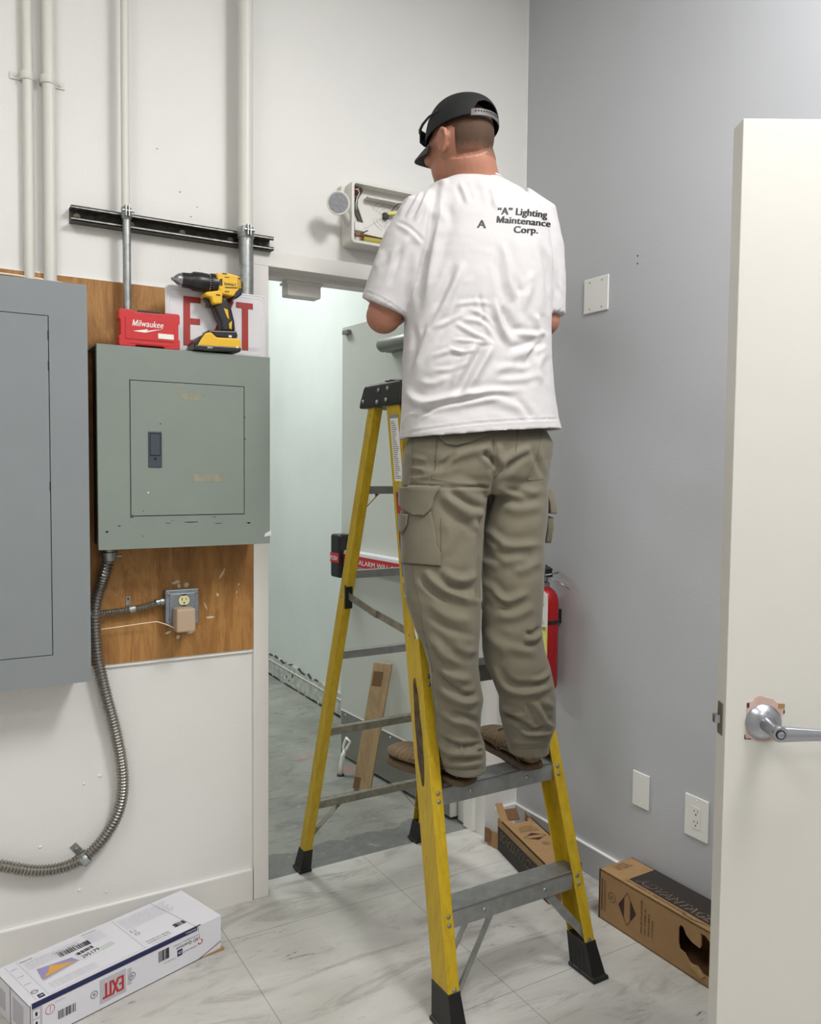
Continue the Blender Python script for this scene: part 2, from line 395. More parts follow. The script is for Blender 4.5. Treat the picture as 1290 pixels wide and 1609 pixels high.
mb = MB(); mb.box((-2.3, -2.3, -.1), (XR+.14, 2.572, 0)); struct(mb.build('floor', 'marble'))
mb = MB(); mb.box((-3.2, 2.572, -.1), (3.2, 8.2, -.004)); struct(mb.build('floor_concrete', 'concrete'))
mb = MB(); mb.box((-3.3, -2.3, CEIL), (3.3, 8.3, CEIL+.1)); struct(mb.build('ceiling', 'ceil'))
# back room
BX = 1.985
mb = MB(); mb.box((BX, WA+WT, 0), (BX+.14, 8.2, CEIL)); struct(mb.build('wall_back_room_right', 'backwall'))
mb = MB(); mb.box((-3.3, WA+WT, 0), (-3.2, 8.2, CEIL)); struct(mb.build('wall_back_room_left', 'backwall'))
mb = MB(); mb.box((-3.3, 8.2, 0), (BX+.14, 8.3, CEIL)); struct(mb.build('wall_back_room_far', 'backwall'))
mb = MB(); mb.box((-3.3, WA+WT*.5, 0), (-2.2, WA+WT, CEIL)); struct(mb.build('wall_back_room_near', 'backwall'))
# grimy base strip along the back room wall
mb = MB(); prof = []
y = WA+WT+.02; top = []
while y < 8.1:
    top.append((y, .135+rng.uniform(-.012, .012))); y += .05
for i in range(len(top)-1):
    (a, ha), (b, hb) = top[i], top[i+1]
    mb.prism([(BX-.012, a, 0), (BX-.012, b, 0), (BX-.012, b, hb), (BX-.012, a, ha)], (.014, 0, 0), 0)
    if rng.random() < .55:
        mb.prism([(BX-.0128, a, ha-.006*rng.random()), (BX-.0128, b, hb-.004), (BX-.0128, b, hb+.003), (BX-.0128, a, ha+.004*rng.random())], (.012, 0, 0), 1)
    if rng.random() < .7: mb.box((BX-.016, a, 0), (BX, b+.02, .004+.008*rng.random()), 1)
mb.box((BX-.016, WA+WT, .098), (BX, 8.1, .104), 2)
for k in range(14):
    yy = 3.4+k*.17*rng.uniform(.8, 1.2); z_ = .02+.07*rng.random(); mb.box((BX-.0135, yy, z_), (BX, yy+.008+.02*rng.random(), z_+.006+.02*rng.random()), 1 if k % 3 else 2)
struct(mb.build('baseboard_back_room', ['dirtybase', 'dirtydark', 'trim']))
# baseboards of the room
mb = MB(); mb.box((-2.2, WA-.012, 0), (OX0-.053, WA, .098)); mb.box((-2.2, WA-.0125, .0955), (OX0-.053, WA, .1), 1)
struct(mb.build('baseboard_back', ['trim', 'caulk']))
mb = MB(); mb.box((OX1+.05, WA-.012, 0), (XR, WA, .098)); mb.box((OX1+.05, WA-.0125, .0955), (XR, WA, .1), 1)
struct(mb.build('baseboard_back_corner', ['trim', 'caulk']))
mb = MB(); mb.box((XR-.012, .62, 0), (XR, WA-.012, .098)); mb.box((XR-.0125, .62, .0955), (XR, WA-.012, .1), 1)
struct(mb.build('baseboard_right', ['greytrim', 'caulk']))
mb = MB(); mb.box((XR-.006, WA-.004, .1), (XR, WA, CEIL)); struct(mb.build('trim_1', 'caulk'))
# steel door frame of the doorway
mb = MB(); c = .05
ya, yb, s1, s2 = WA-.014, WA+WT+.014, WA+.05, WA+.11
for sx, xe in ((-1, OX0), (1, OX1)):
    prof = [(xe+sx*c, ya), (xe, ya), (xe, s1), (xe-sx*.014, s1), (xe-sx*.014, s2), (xe, s2), (xe, yb), (xe+sx*c, yb)]
    mb.prism([(x, y, 0) for x, y in prof], (0, 0, OH))
prof = [(OH+c, ya), (OH, ya), (OH, s1), (OH-.014, s1), (OH-.014, s2), (OH, s2), (OH, yb), (OH+c, yb)]
mb.prism([(OX0-c, y, z) for z, y in prof], (OX1-OX0+2*c, 0, 0))
struct(mb.build('door_1_frame', 'trim', bevel=.0015))
# small grey bracket under the door head
th = thing('door_contact', 'small beige box fixed under the head of the doorway near its left end', 'box', (1.09, WA+.12, OH-.014))
mb = MB(); mb.box((1.035, WA+.075, OH-.062), (1.155, WA+.13, OH-.014)); mb.build('housing', 'trim', th, bevel=.004)
mb = MB(); mb.box((1.03, WA+.068, OH-.022), (1.16, WA+.135, OH-.0142)); mb.build('mounting_plate', 'trim', th, bevel=.001); adopt(th)
# ceiling lamps of the two rooms
for i, (x, y, sx, sy, lb) in enumerate([(1.42, .3, .5, 1.0, 'white ceiling lamp of the front room nearest the grey wall'), (-.6, .6, .6, 1.2, 'white ceiling lamp of the front room towards the left wall'),
        (.1, -1.3, 1.2, .6, 'white ceiling lamp at the front end of the room'), (.95, 4.6, .5, 1.2, 'white ceiling lamp in the back room near its right wall'), (-1.2, 5.2, .6, 1.2, 'white ceiling lamp in the back room towards its left wall')]):
    th = thing('ceiling_lamp', lb, 'lamp', (x, y, CEIL))
    mb = MB(); a, b = sx/2+.03, sy/2+.03
    for lo, hi in (((-a, -b, -.05), (a, -b+.03, 0)), ((-a, b-.03, -.05), (a, b, 0)), ((-a, -b, -.05), (-a+.03, b, 0)), ((a-.03, -b, -.05), (a, b, 0))):
        mb.box(lo, hi)
    mb.build('frame', 'white', th)
    mb = MB(); mb.box((-a+.03, -b+.03, -.03), (a-.03, b-.03, -.01)); mb.build('diffuser', 'lampglow', th)
# ------------------------------------------------------------------ plywood backing
def hang(o, lab, cat, g=None): return tag(o, lab, cat, g)
mb = MB(); mb.box((-.6, WA-.012, .822), (.884, WA, 1.927))
hang(mb.build('plywood_board', 'ply', org=(.14, WA, .822)), 'stained brown plywood board on the white wall behind the grey panels', 'board')
mb = MB()
for a, b in (((-.6, .812), (.884, .824)), ((-.6, 1.925), (.884, 1.931))): mb.box((a[0], WA-.008, a[1]), (b[0], WA-.0005, b[1]))
struct(mb.build('trim_2', 'caulk'))
# paint dabs on the board (dried plaster)
mb = MB()
def dab(px, py, w, h, ang=0, n=9):
    p = onY(px, py, WA-.013); c, s = math.cos(ang), math.sin(ang); pts = []
    for k in range(n):
        a = 2*PI*k/n; rr = rng.uniform(.65, 1.1); u, v = w/2*math.cos(a)*rr, h/2*math.sin(a)*rr
        pts.append((p.x+u*c-v*s, WA-.0121, p.z+u*s+v*c))
    mb.prism(pts, (0, -.0012, 0))
for a in ((277, 915, .026, .012, .2), (281, 921, .01, .016), (293, 919, .014, .016), (349, 902, .006, .04, -.5), (342, 934, .01, .012), (323, 952, .004, .03, .4), (330, 970, .03, .008), (264, 994, .02, .007, .4), (280, 1001, .014, .014), (300, 993, .03, .008, .3), (375, 918, .006, .008), (372, 930, .004, .01)): dab(*a)
o = mb.build('plaster_spot', 'paint_splash', bpy.data.objects['plywood_board']); o['label'] = 'dried cream plaster spots'; o.location = (-.14, -WA, -.822)
# ------------------------------------------------------------------ conduits
def run(name, x, r, z0, z1, d, lab, m='pipe', wob=0., grp='white painted conduits'):
    pts = []; n = 24
    for i in range(n+1):
        z = z0+(z1-z0)*i/n; pts.append((x+wob*math.sin(z*3.1), WA-d, z))
    mb = MB(); mb.tube(pts, r, 20); o = mb.build(name, m, smooth='auto', org=(x, WA-d, z0)); return tag(o, lab, 'pipe')
c1 = run('conduit', .249, .0135, 1.86, CEIL, .016, 'thin white painted conduit, leftmost, above the big blue-grey panel', wob=.002)
c2 = run('conduit', .301, .017, 1.86, CEIL, .019, 'thicker white painted conduit right beside the leftmost one', wob=.002)
def strap(par, x, r, d, z, side, org):
    mb = MB(); pts = []
    for k in range(13):
        a = PI*k/12; pts.append((x+(r+.002)*math.cos(a), WA-d-(r+.002)*math.sin(a)))
    ring = [(x+r+.002, WA)]+pts+[(x-r-.002, WA)]
    for (a, b) in zip(ring[:-1], ring[1:]):
        mb.obox((a[0], a[1], z-.009), (b[0]-a[0], b[1]-a[1], 0), V((b[1]-a[1], -(b[0]-a[0]), 0)).normalized()*-.0015 if False else V((0, -.0015, 0)), (0, 0, .018))
    mb.lathe([(0, -.011), (r+.0025, -.011), (r+.0035, -.009), (r+.0035, .009), (r+.0025, .011), (0, .011)], (x, WA-d, z), (0, 0, 1), 20)
    mb.box((x+side*(r+.001)-(.026 if side < 0 else 0), WA-.004, z-.009), (x+side*(r+.001)+(0 if side < 0 else .026), WA-.0005, z+.009))
    mb.ell((x+side*(r+.015), WA-.004, z), .005, .003, .005)
    o = mb.build('strap', 'pipe', par, smooth='auto'); o.location = -V(org); return o
strap(c1, .249, .0135, .016, 2.445, -1, (.249, WA-.016, 1.86)); strap(c2, .301, .017, .019, 2.445, 1, (.301, WA-.019, 1.86))
def conduit2(x, r, d, z0, zj, zc, lab, wob):
    th = thing('conduit', lab, 'pipe', (x, WA-d, z0))
    mb = MB(); mb.tube([(x+wob*math.sin(z*2.3), WA-d, z) for z in np.linspace(zj, CEIL, 24)], r, 20); mb.build('painted_length', 'pipe', th, smooth='auto')
    mb = MB(); mb.tube([(x, WA-d, z0), (x, WA-d, (z0+zj)/2), (x, WA-d, zj)], r*.985, 20); mb.build('bare_length', 'galv', th, smooth='auto')
    mb = MB(); mb.lathe([(0, -.016), (r+.002, -.016), (r+.003, -.014), (r+.003, .014), (r+.002, .016), (0, .016)], (x, WA-d, zc), (0, 0, 1), 20)
    for s in (-1, 1): mb.box((x-.004+s*.004, WA-d-r-.02, zc-.014), (x-.001+s*.004, WA-d-r+.002, zc+.018))
    mb.lathe([(0, -.016), (.004, -.016), (.004, .016), (0, .016)], (x, WA-d-r-.012, zc+.002), (1, 0, 0), 10)
    mb.build('clamp', 'galv', th, smooth='auto'); adopt(th)
conduit2(.497, .0115, .053, 1.727, 2.105, 2.113, 'thin conduit, white above and bare steel below, rising behind the red case', .002)
conduit2(.843, .0225, .064, 1.727, 2.105, 2.108, 'thick conduit, white above and bare steel below, rising behind the drill', .001)
# strut channel
th = thing('strut_channel', 'dirty steel strut channel fixed level across the wall behind two conduits', 'rail', (.645, WA, 2.078))
mb = MB(); x0, x1 = .353, .942; z0, z1 = 2.076, 2.117; t = .0028; D = .041
mb.box((x0, WA-.003, z0), (x1, WA, z1)); mb.box((x0, WA-D, z0), (x1, WA, z0+t)); mb.box((x0, WA-D, z1-t), (x1, WA, z1))
for k in range(12):
    xx = x0+.02+k*.049; mb.lathe([(0, 0), (.009, 0), (.009, .003), (0, .003)], (xx, WA-.003, (z0+z1)/2), (0, -1, 0), 12, 1 if k % 3 == 0 else 0)
mb.build('channel', ['strut', 'paint_splash'], th)
mb = MB()
for z, s in ((z0, 1), (z1, -1)):
    mb.box((x0, WA-D, min(z, z+s*.0095)), (x1, WA-D+t, max(z, z+s*.0095))); mb.box((x0, WA-D, min(z+s*.007, z+s*.0095)), (x1, WA-D+.008, max(z+s*.007, z+s*.0095)))
mb.build('lip', 'strutedge', th); adopt(th)
# ------------------------------------------------------------------ right (small) green-grey breaker panel
Y2 = 2.33; KX = Y2/2.37; kz = lambda z: 1.4+(z-1.4)*KX; PT = kz(1.733); th = thing('breaker_panel', 'green-grey breaker panel with a closed door, drill and red case on top', 'electrical panel', (.65, WA, 1.172))
mb = MB(); mb.box((.408, Y2+.004, 1.178), (.875, WA-.0125, PT-.003)); mb.box((.400, Y2+.004, 1.174), (.409, Y2+.03, PT-.003)); mb.build('body', 'panelside', th, bevel=.001)
mb = MB(); x0, x1, z0, z1 = .402*KX, .899*KX, kz(1.168), PT; a, b, c, d = .487*KX, .819*KX, kz(1.259), kz(1.641)
mb.box((x0, Y2, z0), (a, Y2+.003, z1)); mb.box((b, Y2, z0), (x1, Y2+.003, z1)); mb.box((a, Y2, z0), (b, Y2+.003, c)); mb.box((a, Y2, d), (b, Y2+.003, z1))
mb.box((x0, Y2+.003, z0), (x0+.003, Y2+.016, z1)); mb.box((x1-.003, Y2+.003, z0), (x1, Y2+.016, z1)); mb.box((x0, Y2+.003, z1-.003), (x1, WA-.012, z1)); mb.box((x0, Y2+.003, z0), (x1, Y2+.016, z0+.003))
mb.box((a-.001, Y2+.0025, c-.001), (b+.001, Y2+.0035, d+.001), 1)
r2 = random.Random(3)
for px, py, w, h in ((168, 835, .008, .01), (187, 826, .01, .004), (271, 818, .012, .003), (262, 822, .03, .003), (300, 820, .05, .003), (345, 822, .03, .0025), (224, 842, .007, .003), (391, 821, .018, .008), (205, 819, .003, .003), (168, 853, .002, .002), (337, 812, .012, .003)):
    p = onY(px, py, Y2)
    for k in range(4): mb.box((p.x-w/2+r2.random()*w*.6, Y2-.0004, p.z-h/2+r2.random()*h*.5), (p.x-w/2+w*.3+r2.random()*w*.7, Y2+.0005, p.z+h*.2*r2.random()), 2)
p = onY(420, 838, Y2); mb.prism([(p.x-.01, Y2, p.z-.01), (p.x+.012, Y2, p.z-.006), (p.x+.012, Y2, p.z+.01), (p.x+.003, Y2, p.z+.004), (p.x-.006, Y2, p.z+.001)], (0, -.0005, 0), 3)
mb.build('cover', ['panel', 'darkgap', 'strut', 'sheet'], th)
mb = MB(); mb.box((a+.0022, Y2-.001, c+.0022), (b-.0022, Y2+.002, d-.0022)); dr = mb.build('door', 'panel', th, bevel=.0008)
mb = MB()
p = onY(300, 622, Y2); mb.prism([(p.x-.048, Y2-.001, p.z+.009), (p.x+.05, Y2-.001, p.z+.006), (p.x+.02, Y2-.001, p.z-.012), (p.x-.02, Y2-.001, p.z-.011)], (0, -.0004, 0))
p = onY(326, 751, Y2); mb.box((p.x-.04, Y2-.0014, p.z-.01), (p.x+.042, Y2-.001, p.z+.011))
p = onY(291, 756, Y2); mb.box((p.x-.008, Y2-.0014, p.z-.001), (p.x+.008, Y2-.001, p.z+.001))
mt = mat('tape_residue', '8a8b78', .6, var=.15, vs=40); mb.build('tape_residue', mt, dr)
mb = MB()
for px, py, s in ((233, 774, .0022), (225, 803, .0015), (252, 666, .0018), (384, 656, .002), (385, 690, .002), (207, 811, .004)):
    p = onY(px, py, Y2-.001); mb.box((p.x-s, Y2-.0016, p.z-s), (p.x+s, Y2-.001, p.z+s), 1 if px == 233 else 0)
mb.build('chipped_spot', ['strut', 'sheet'], dr)
mb = MB(); mb.box((.5365*KX, Y2-.004, kz(1.397)), (.5745*KX, Y2, kz(1.499))); lt = mb.build('latch', 'latch', dr, bevel=.002)
mb = MB(); mb.box((.5405*KX, Y2-.0048, kz(1.43)), (.5705*KX, Y2-.004, kz(1.494)), 0); mb.box((.5425*KX, Y2-.0053, kz(1.433)), (.5685*KX, Y2-.0047, kz(1.4915)), 1); mb.lathe([(0, 0), (.004, 0), (.004, .001), (0, .001)], (.5555*KX, Y2-.004, kz(1.422)), (0, -1, 0), 12, 0); mb.build('latch_paddle', ['darkgap', 'latch'], th)
mb = MB()
for x, z in ((.3995, 1.715), (.4075, 1.717), (.3995, 1.19), (.4075, 1.185)): mb.ell((x, Y2+.06 if x > .405 else Y2+.022, z), .003, .004, .004, 0, 8, 6)
mb.build('screw', 'chrome', th); adopt(th)
# ------------------------------------------------------------------ left (big) blue-grey panel
Y3 = 2.34; th = thing('breaker_panel', 'large blue-grey electrical panel cut off by the left edge of the photo', 'electrical panel', (.12, WA, .813))
x0, x1, z0, z1 = -.14, .374, .813, 1.881; a, b, c, d = -.05, .279, .895, 1.791
mb = MB(); mb.box((x0+.006, Y3+.004, z0+.004), (x1-.006, WA-.0125, z1-.004)); mb.build('body', 'panel2', th, bevel=.001)
mb = MB(); mb.box((x0, Y3, z0), (a, Y3+.004, z1)); mb.box((b, Y3, z0), (x1, Y3+.004, z1)); mb.box((a, Y3, z0), (b, Y3+.004, c)); mb.box((a, Y3, d), (b, Y3+.004, z1)); mb.box((x1-.003, Y3+.003, z0), (x1, Y3+.014, z1)); mb.box((x0, Y3+.003, z1-.003), (x1, Y3+.014, z1)); mb.box((x0, Y3+.003, z0), (x1, Y3+.014, z0+.003))
mb.box((a-.001, Y3+.0025, c-.001), (b+.001, Y3+.0037, d+.001), 1); mb.build('cover', ['panel2', 'darkgap'], th)
mb = MB(); mb.box((a+.002, Y3-.001, c+.002), (b-.0022, Y3+.002, d-.002)); mb.build('door', 'panel2', th, bevel=.0006)
mb = MB()
for z in (1.74, 1.66, 1.345): mb.box((b-.0035, Y3-.0018, z-.012), (b-.0005, Y3-.0008, z+.012))
mb.build('hinge', 'darkgap', th); adopt(th)
# cream wire above the big panel
mb = MB(); mb.tube([(x, WA-.02-.03*max(0, (x-.3)/.08)**2, 1.9045+z) for x, z in ((-.1, .006), (.1, .008), (.2, .0075), (.25, .006), (.29, .004), (.33, 0), (.352, -.006), (.364, -.013), (.366, -.024))], .003, 8)
tag(mb.build('wire', 'wirecream', smooth=True), 'thin cream wire curving along the top of the big blue-grey panel', 'wire')
# ------------------------------------------------------------------ flexible conduits
def flex(mb, pts, r, pitch, amp, n=14):
    P = [V(p) for p in pts]
    for _ in range(3):
        Q = [P[0]]
        for a, b in zip(P[:-1], P[1:]): Q += [a*.75+b*.25, a*.25+b*.75]
        P = Q+[P[-1]]
    L = [0]
    for a, b in zip(P[:-1], P[1:]): L.append(L[-1]+(b-a).length)
    T = L[-1]; k = int(T/pitch)*4; out = []; rs = []; j = 0
    for i in range(k+1):
        s = T*i/k
        while j < len(L)-2 and L[j+1] < s: j += 1
        t = (s-L[j])/max(1e-9, L[j+1]-L[j]); out.append(P[j].lerp(P[j+1], t)); rs.append(r+amp*(1, .25, -1, .25)[i % 4])
    mb.tube(out, rs, n)
th = thing('flexible_conduit', 'thick ribbed steel conduit curving down from the green-grey panel across the wall', 'conduit', (.443, WA, 1.15))
pts = [(px, py) for px, py in ((171, 872), (168, 890), (160, 915), (152, 942), (149, 962), (149, 985), (151, 1010), (153, 1035), (160, 1066), (168, 1098), (177, 1130), (184, 1160), (190, 1190), (194, 1225), (192, 1256), (184, 1284), (168, 1311), (150, 1333), (131, 1350), (108, 1361), (80, 1368), (50, 1369), (20, 1364), (-10, 1358), (-60, 1362), (-140, 1370))]
mb = MB(); flex(mb, [onY(px, py, WA-.030-(.02 if py < 900 else 0)) for px, py in pts], .0150, .0092, .0024, 16)
mb.build('ribbed_tube', 'flex', th, smooth='auto')
p = onY(171, 870, WA-.055); mb = MB(); mb.lathe([(0, -.02), (.018, -.02), (.021, -.016), (.021, -.004), (.024, -.004), (.024, .004), (.018, .006), (.018, .016), (0, .016)], (p.x, p.y, p.z), (0, 0, 1), 20); mb.lathe([(0, 0), (.0035, 0), (.0035, .014), (0, .014)], (p.x+.02, p.y-.006, p.z-.006), (1, -.1, 0), 8); mb.build('connector', 'galv', th, smooth='auto')
q = onY(133, 1350, WA-.03); mb = MB(); ax = V((.8, 0, .6)).normalized(); mb.lathe([(0, -.011), (.0185, -.011), (.0195, -.009), (.0195, .009), (.0185, .011), (0, .011)], q, ax, 20)
pr = V((-.6, 0, .8)); pc = q+pr*.03; mb.obox(V((pc.x, WA-.003, pc.z))-ax*.01-pr*.014, ax*.02, pr*.03, V((0, .0025, 0))); mb.ell((pc.x, WA-.004, pc.z), .004, .003, .004)
mb.build('strap', 'galv', th, smooth='auto')
mb = MB(); a = onY(133, 1335, WA-.004); b = onY(101, 1358, WA-.004); mb.tube([a, b], .0018, 6); mb.build('nail', 'strut', th); adopt(th)
# plug box with small flex
th = thing('outlet_box', 'square grey metal outlet box on the plywood with its ribbed feed', 'outlet', (.647, WA-.012, .928))
bx0, bx1, bz0, bz1, BY = .599, .697, .929, 1.034, WA-.055
mb = MB(); mb.box((bx0+.003, BY+.006, bz0+.003), (bx1-.003, WA-.012, bz1-.003)); mb.build('box', 'greybox', th, bevel=.003)
mb = MB(); mb.box((bx0, BY, bz0), (bx1, BY+.006, bz1)); mb.box((bx0+.011, BY-.003, bz0+.011), (bx1-.011, BY, bz1-.011)); cv = mb.build('cover_plate', 'greybox', th, bevel=.004)
for x in (bx0+.009, bx1-.009):
    for z in (bz0+.009, bz1-.009):
        mb = MB(); mb.lathe([(.0065, -.0005), (.0065, .001), (.0045, .003), (0, .0032)], (x, BY, z), (0, -1, 0), 14); mb.build('screw', 'galv', cv, smooth='auto')
mb = MB(); cx, cz = .652, 1.002
def recept(mb, cx, cz, Y, r=.0165):
    pts = [(cx+r*math.cos(a), Y, cz+max(-r*.84, min(r*.84, r*math.sin(a)))) for a in [2*PI*k/32 for k in range(32)]]
    mb.prism(pts, (0, -.0025, 0), 0)
    mb.box((cx-.0072, Y-.0028, cz-.0005), (cx-.0052, Y-.0024, cz+.0085), 1); mb.box((cx+.0052, Y-.0028, cz+.001), (cx+.007, Y-.0024, cz+.0075), 1)
    mb.lathe([(.0026, 0), (0, .0003)], (cx, Y-.0025, cz-.0075), (0, -1, 0), 10, 1)
recept(mb, cx, cz, BY-.003); mb.lathe([(.018, 0), (.018, .0004), (0, .0004)], (cx, BY-.003, cz), (0, -1, 0), 24, 1)
mb.build('receptacle', ['offwhite', 'darkgap'], th)
mb = MB(); flex(mb, [(bx0-.012, WA-.034, .998), (.56, WA-.034, .992), (.53, WA-.034, .985), (.48, WA-.034, .9805), (.43, WA-.036, .978), (.36, WA-.036, .979)], .0086, .0072, .0016, 12); mb.build('ribbed_feed', 'flex', th, smooth='auto')
mb = MB(); mb.lathe([(0, -.014), (.0105, -.014), (.0105, -.002), (.0135, -.002), (.0135, .012), (.010, .012), (0, .014)], (bx0-.01, WA-.034, .9985), (1, 0, .1), 16); mb.build('connector', 'galv', th, smooth='auto')
mb = MB(); mb.lathe([(0, -.008), (.0112, -.008), (.0112, .008), (0, .008)], (.507, WA-.034, .9825), (1, 0, .15), 16); mb.box((.494, WA-.0145, .99), (.506, WA-.012, 1.018)); mb.lathe([(.003, 0), (0, .001)], (.5, WA-.0145, 1.011), (0, -1, 0), 8, 1); mb.build('strap', ['galv', 'darkgap'], th); adopt(th)
th = thing('plug_adapter', 'beige plug-in adapter in the grey outlet box with a thin cream wire', 'adapter', (.647, BY, .91))
mb = MB(); mb.box((.618, BY-.052, .914), (.674, BY-.003, .984)); mb.build('housing', 'beige', th, bevel=.006, seg=3)
mb = MB(); mb.tube([(.619, BY-.02, .924), (.60, BY-.01, .934), (.575, BY+.01, .942), (.53, BY+.02, .938), (.47, BY+.02, .934), (.38, BY+.02, .93)], .0016, 6); mb.build('wire', 'wirecream', th, smooth=True); adopt(th)
# ------------------------------------------------------------------ things on top of the small panel
X_, Z_ = V((1, 0, 0)), V((0, 0, 1)); FN = V((0, -1, 0))
# EXIT face
YS = 2.392
def S3(cx, cy, Y): return onY(180+cx/5.16, 420+cy/5.16, Y)
th = thing('exit_sign_face', 'white plastic exit sign face with red EXIT letters leaning behind the drill', 'sign', (.75, YS, PT))
p0 = S3(413, 680, YS); p1 = S3(1225, 150, YS); sx0, sx1, sz0, sz1 = p0.x, onY(417, 500, YS).x, PT+.0005, onY(300, 451, YS).z
def rrect(x0, x1, z0, z1, r, Y, n=6):
    out = []
    for cx, cz, a0 in ((x1-r, z1-r, 0), (x0+r, z1-r, 90), (x0+r, z0+r, 180), (x1-r, z0+r, 270)):
        for k in range(n+1):
            a = math.radians(a0+90*k/n); out.append((cx+r*math.cos(a), Y, cz+r*math.sin(a)))
    return out
mb = MB(); mb.prism(rrect(sx0, sx1, sz0, sz1, .012, YS+.004), (0, -.004, 0)); mb.build('face', 'sheet', th, bevel=.001)
def frame_tube(mb, x0, x1, z0, z1, r, Y, rad):
    mb.tube(rrect(x0, x1, z0, z1, r, Y)+[rrect(x0, x1, z0, z1, r, Y)[0]], rad, 6)
mb = MB(); frame_tube(mb, sx0+.004, sx1-.004, sz0+.004, sz1-.004, .011, YS, .0012); frame_tube(mb, sx0+.012, sx1-.012, sz0+.012, sz1-.012, .008, YS, .0009); mb.build('raised_rim', 'sheet', th, smooth=True)
mb = MB()
W_ = sx1-sx0; H_ = sz1-sz0; zt, zb = sz0+H_*.855, sz0+H_*.125; lw = .019
def lx(cx): return S3(cx, 400, YS).x
def rect(x0, x1, z0, z1): mb.box((x0, YS-.0022, z0), (x1, YS-.0004, z1))
e0, e1 = lx(558), lx(697); lh = .0165; zm = (zb+zt)/2-lh/2; mb.prism([(x, YS-.0004, z) for x, z in ((e0, zb), (e1, zb), (e1, zb+lh), (e0+lw, zb+lh), (e0+lw, zm), (e1-.002, zm), (e1-.002, zm+lh), (e0+lw, zm+lh), (e0+lw, zt-lh), (e1, zt-lh), (e1, zt), (e0, zt))], (0, -.0018, 0))
a, b = lx(745), lx(985)-.006; mb.prism([(a, YS-.0004, zb), (a+.019, YS-.0004, zb), (b, YS-.0004, zt), (b-.019, YS-.0004, zt)], (0, -.0018, 0)); mb.prism([(b, YS-.0004, zb), (b-.019, YS-.0004, zb), (a, YS-.0004, zt), (a+.019, YS-.0004, zt)], (0, -.0018, 0))
i0 = lx(938); t0, t1 = lx(985), lx(1120); tm = (t0+t1)/2+.0015; mb.prism([(x, YS-.0004, z) for x, z in ((t0, zt), (t0, zt-lh), (tm-lw/2, zt-lh), (tm-lw/2, zb), (tm+lw/2, zb), (tm+lw/2, zt-lh), (t1, zt-lh), (t1, zt))], (0, -.0018, 0))
mb.build('lettering', 'exitred', th)
mb = MB()
for z in (.012, .016, .020): mb.box((sx1-.06, YS-.001, sz0+z+.012), (sx1-.02, YS-.0004, sz0+z+.0125))
mb.build('embossing', 'sheet', th); adopt(th)
# red bit case
YC = 2.338; th = thing('tool_case', 'small red plastic tool case with white lettering on top of the green-grey panel', 'case', (.54, YC+.02, PT))
a = onY(187, 540, YC); b = onY(283, 549, YC); top = onY(235, 489, YC).z; x0, x1, z0 = a.x, b.x, PT+.0008; Hc = top-z0; Wc = x1-x0
prof = [(0, .03), (.02, 0), (.25, 0), (.28, .05), (.72, .05), (.75, 0), (.98, 0), (1, .04), (1, .26), (.975, .30), (.975, .70), (1, .74), (1, .96), (.97, 1), (.40+.37, 1), (.75, .955), (.25, .955), (.22, 1), (.03, 1), (0, .95), (0, .74), (.025, .70), (.025, .30), (0, .26)]
mb = MB(); mb.prism([(x0+u*Wc, YC+.042, z0+v*Hc) for u, v in prof], (0, -.042, 0)); shell = mb.build('shell', 'red', th, bevel=.003, seg=3)
mb = MB(); mb.prism([(x0+u*Wc, YC+.001, z0+v*Hc) for u, v in ((.1, .2), (.9, .2), (.9, .8), (.1, .8))], (0, -.003, 0)); mb.box((x0+.03, YC-.0015, z0+.008), (x1-.03, YC, z0+.013)); mb.build('raised_panel', 'red', th, bevel=.0015)
mb = MB(); mb.box((x0+.32*Wc, YC+.008, z0+Hc*.95), (x0+.68*Wc, YC+.034, z0+Hc*1.02)); mb.build('handle', 'blackp', th, bevel=.002)
mb = MB()
for u in (.13, .80): mb.box((x0+u*Wc, YC+.006, z0+Hc*.965), (x0+(u+.12)*Wc, YC+.03, z0+Hc*1.01), 0)
mb.build('latch', 'red', th, bevel=.001)
mb = MB(); put_text(mb, 'Milwaukee', (x0+.21*Wc, YC-.002, z0+.56*Hc), X_, Z_, Hc*.25, .012, w=Wc*.50, shear=.18)
P = lambda u, v: (x0+u*Wc, YC-.0024, z0+v*Hc)
mb.add([P(.22, .42), P(.46, .50), P(.44, .45), P(.72, .545), P(.42, .40), P(.45, .455)], [(0, 1, 5), (0, 5, 4), (2, 3, 4)])
mb.build('lettering', 'white', th)
mb = MB(); mb.box((x0+.63*Wc, YC-.0034, z0+.27*Hc), (x0+.89*Wc, YC-.0018, z0+.41*Hc)); mb.build('label', 'paper', th); adopt(th)
# cordless drill
YD = 2.355; th = thing('cordless_drill', 'yellow and black cordless drill standing upright on its battery', 'drill', (S3(820, 690, YD).x, YD, PT))
def D3(cx, cy): return S3(cx, cy, YD)
def slab(poly, w, m, name, par=None, bev=.003, off=0.):
    mb = MB(); pts = [D3(*p) for p in poly]; mb.prism([(p.x, YD+w/2+off, max(p.z, PT+.0006)) for p in pts], (0, -w, 0)); return mb.build(name, m, par or th, bevel=bev, seg=3)
u = .000372
def lz(prof, m, name, par=None, n=28):
    mb = MB(); z = D3(740, 132).z+.002; mb.lathe([(r*u, D3(x, 130).x) for x, r in prof], (0, YD, z), (1, 0, 0), n); return mb.build(name, m, par or th, smooth='auto')
housing = slab([(800, 58), (905, 62), (965, 78), (1000, 96), (1016, 150), (1004, 232), (960, 255), (855, 232), (852, 308), (792, 312), (770, 300), (765, 262), (708, 240), (716, 212), (826, 200)], .056, 'yel', 'housing', bev=.006)
slab([(955, 90), (998, 100), (1019, 150), (1006, 236), (966, 268), (930, 258), (952, 215), (985, 180), (990, 130)], .0585, 'blackp', 'motor_cap', bev=.004)
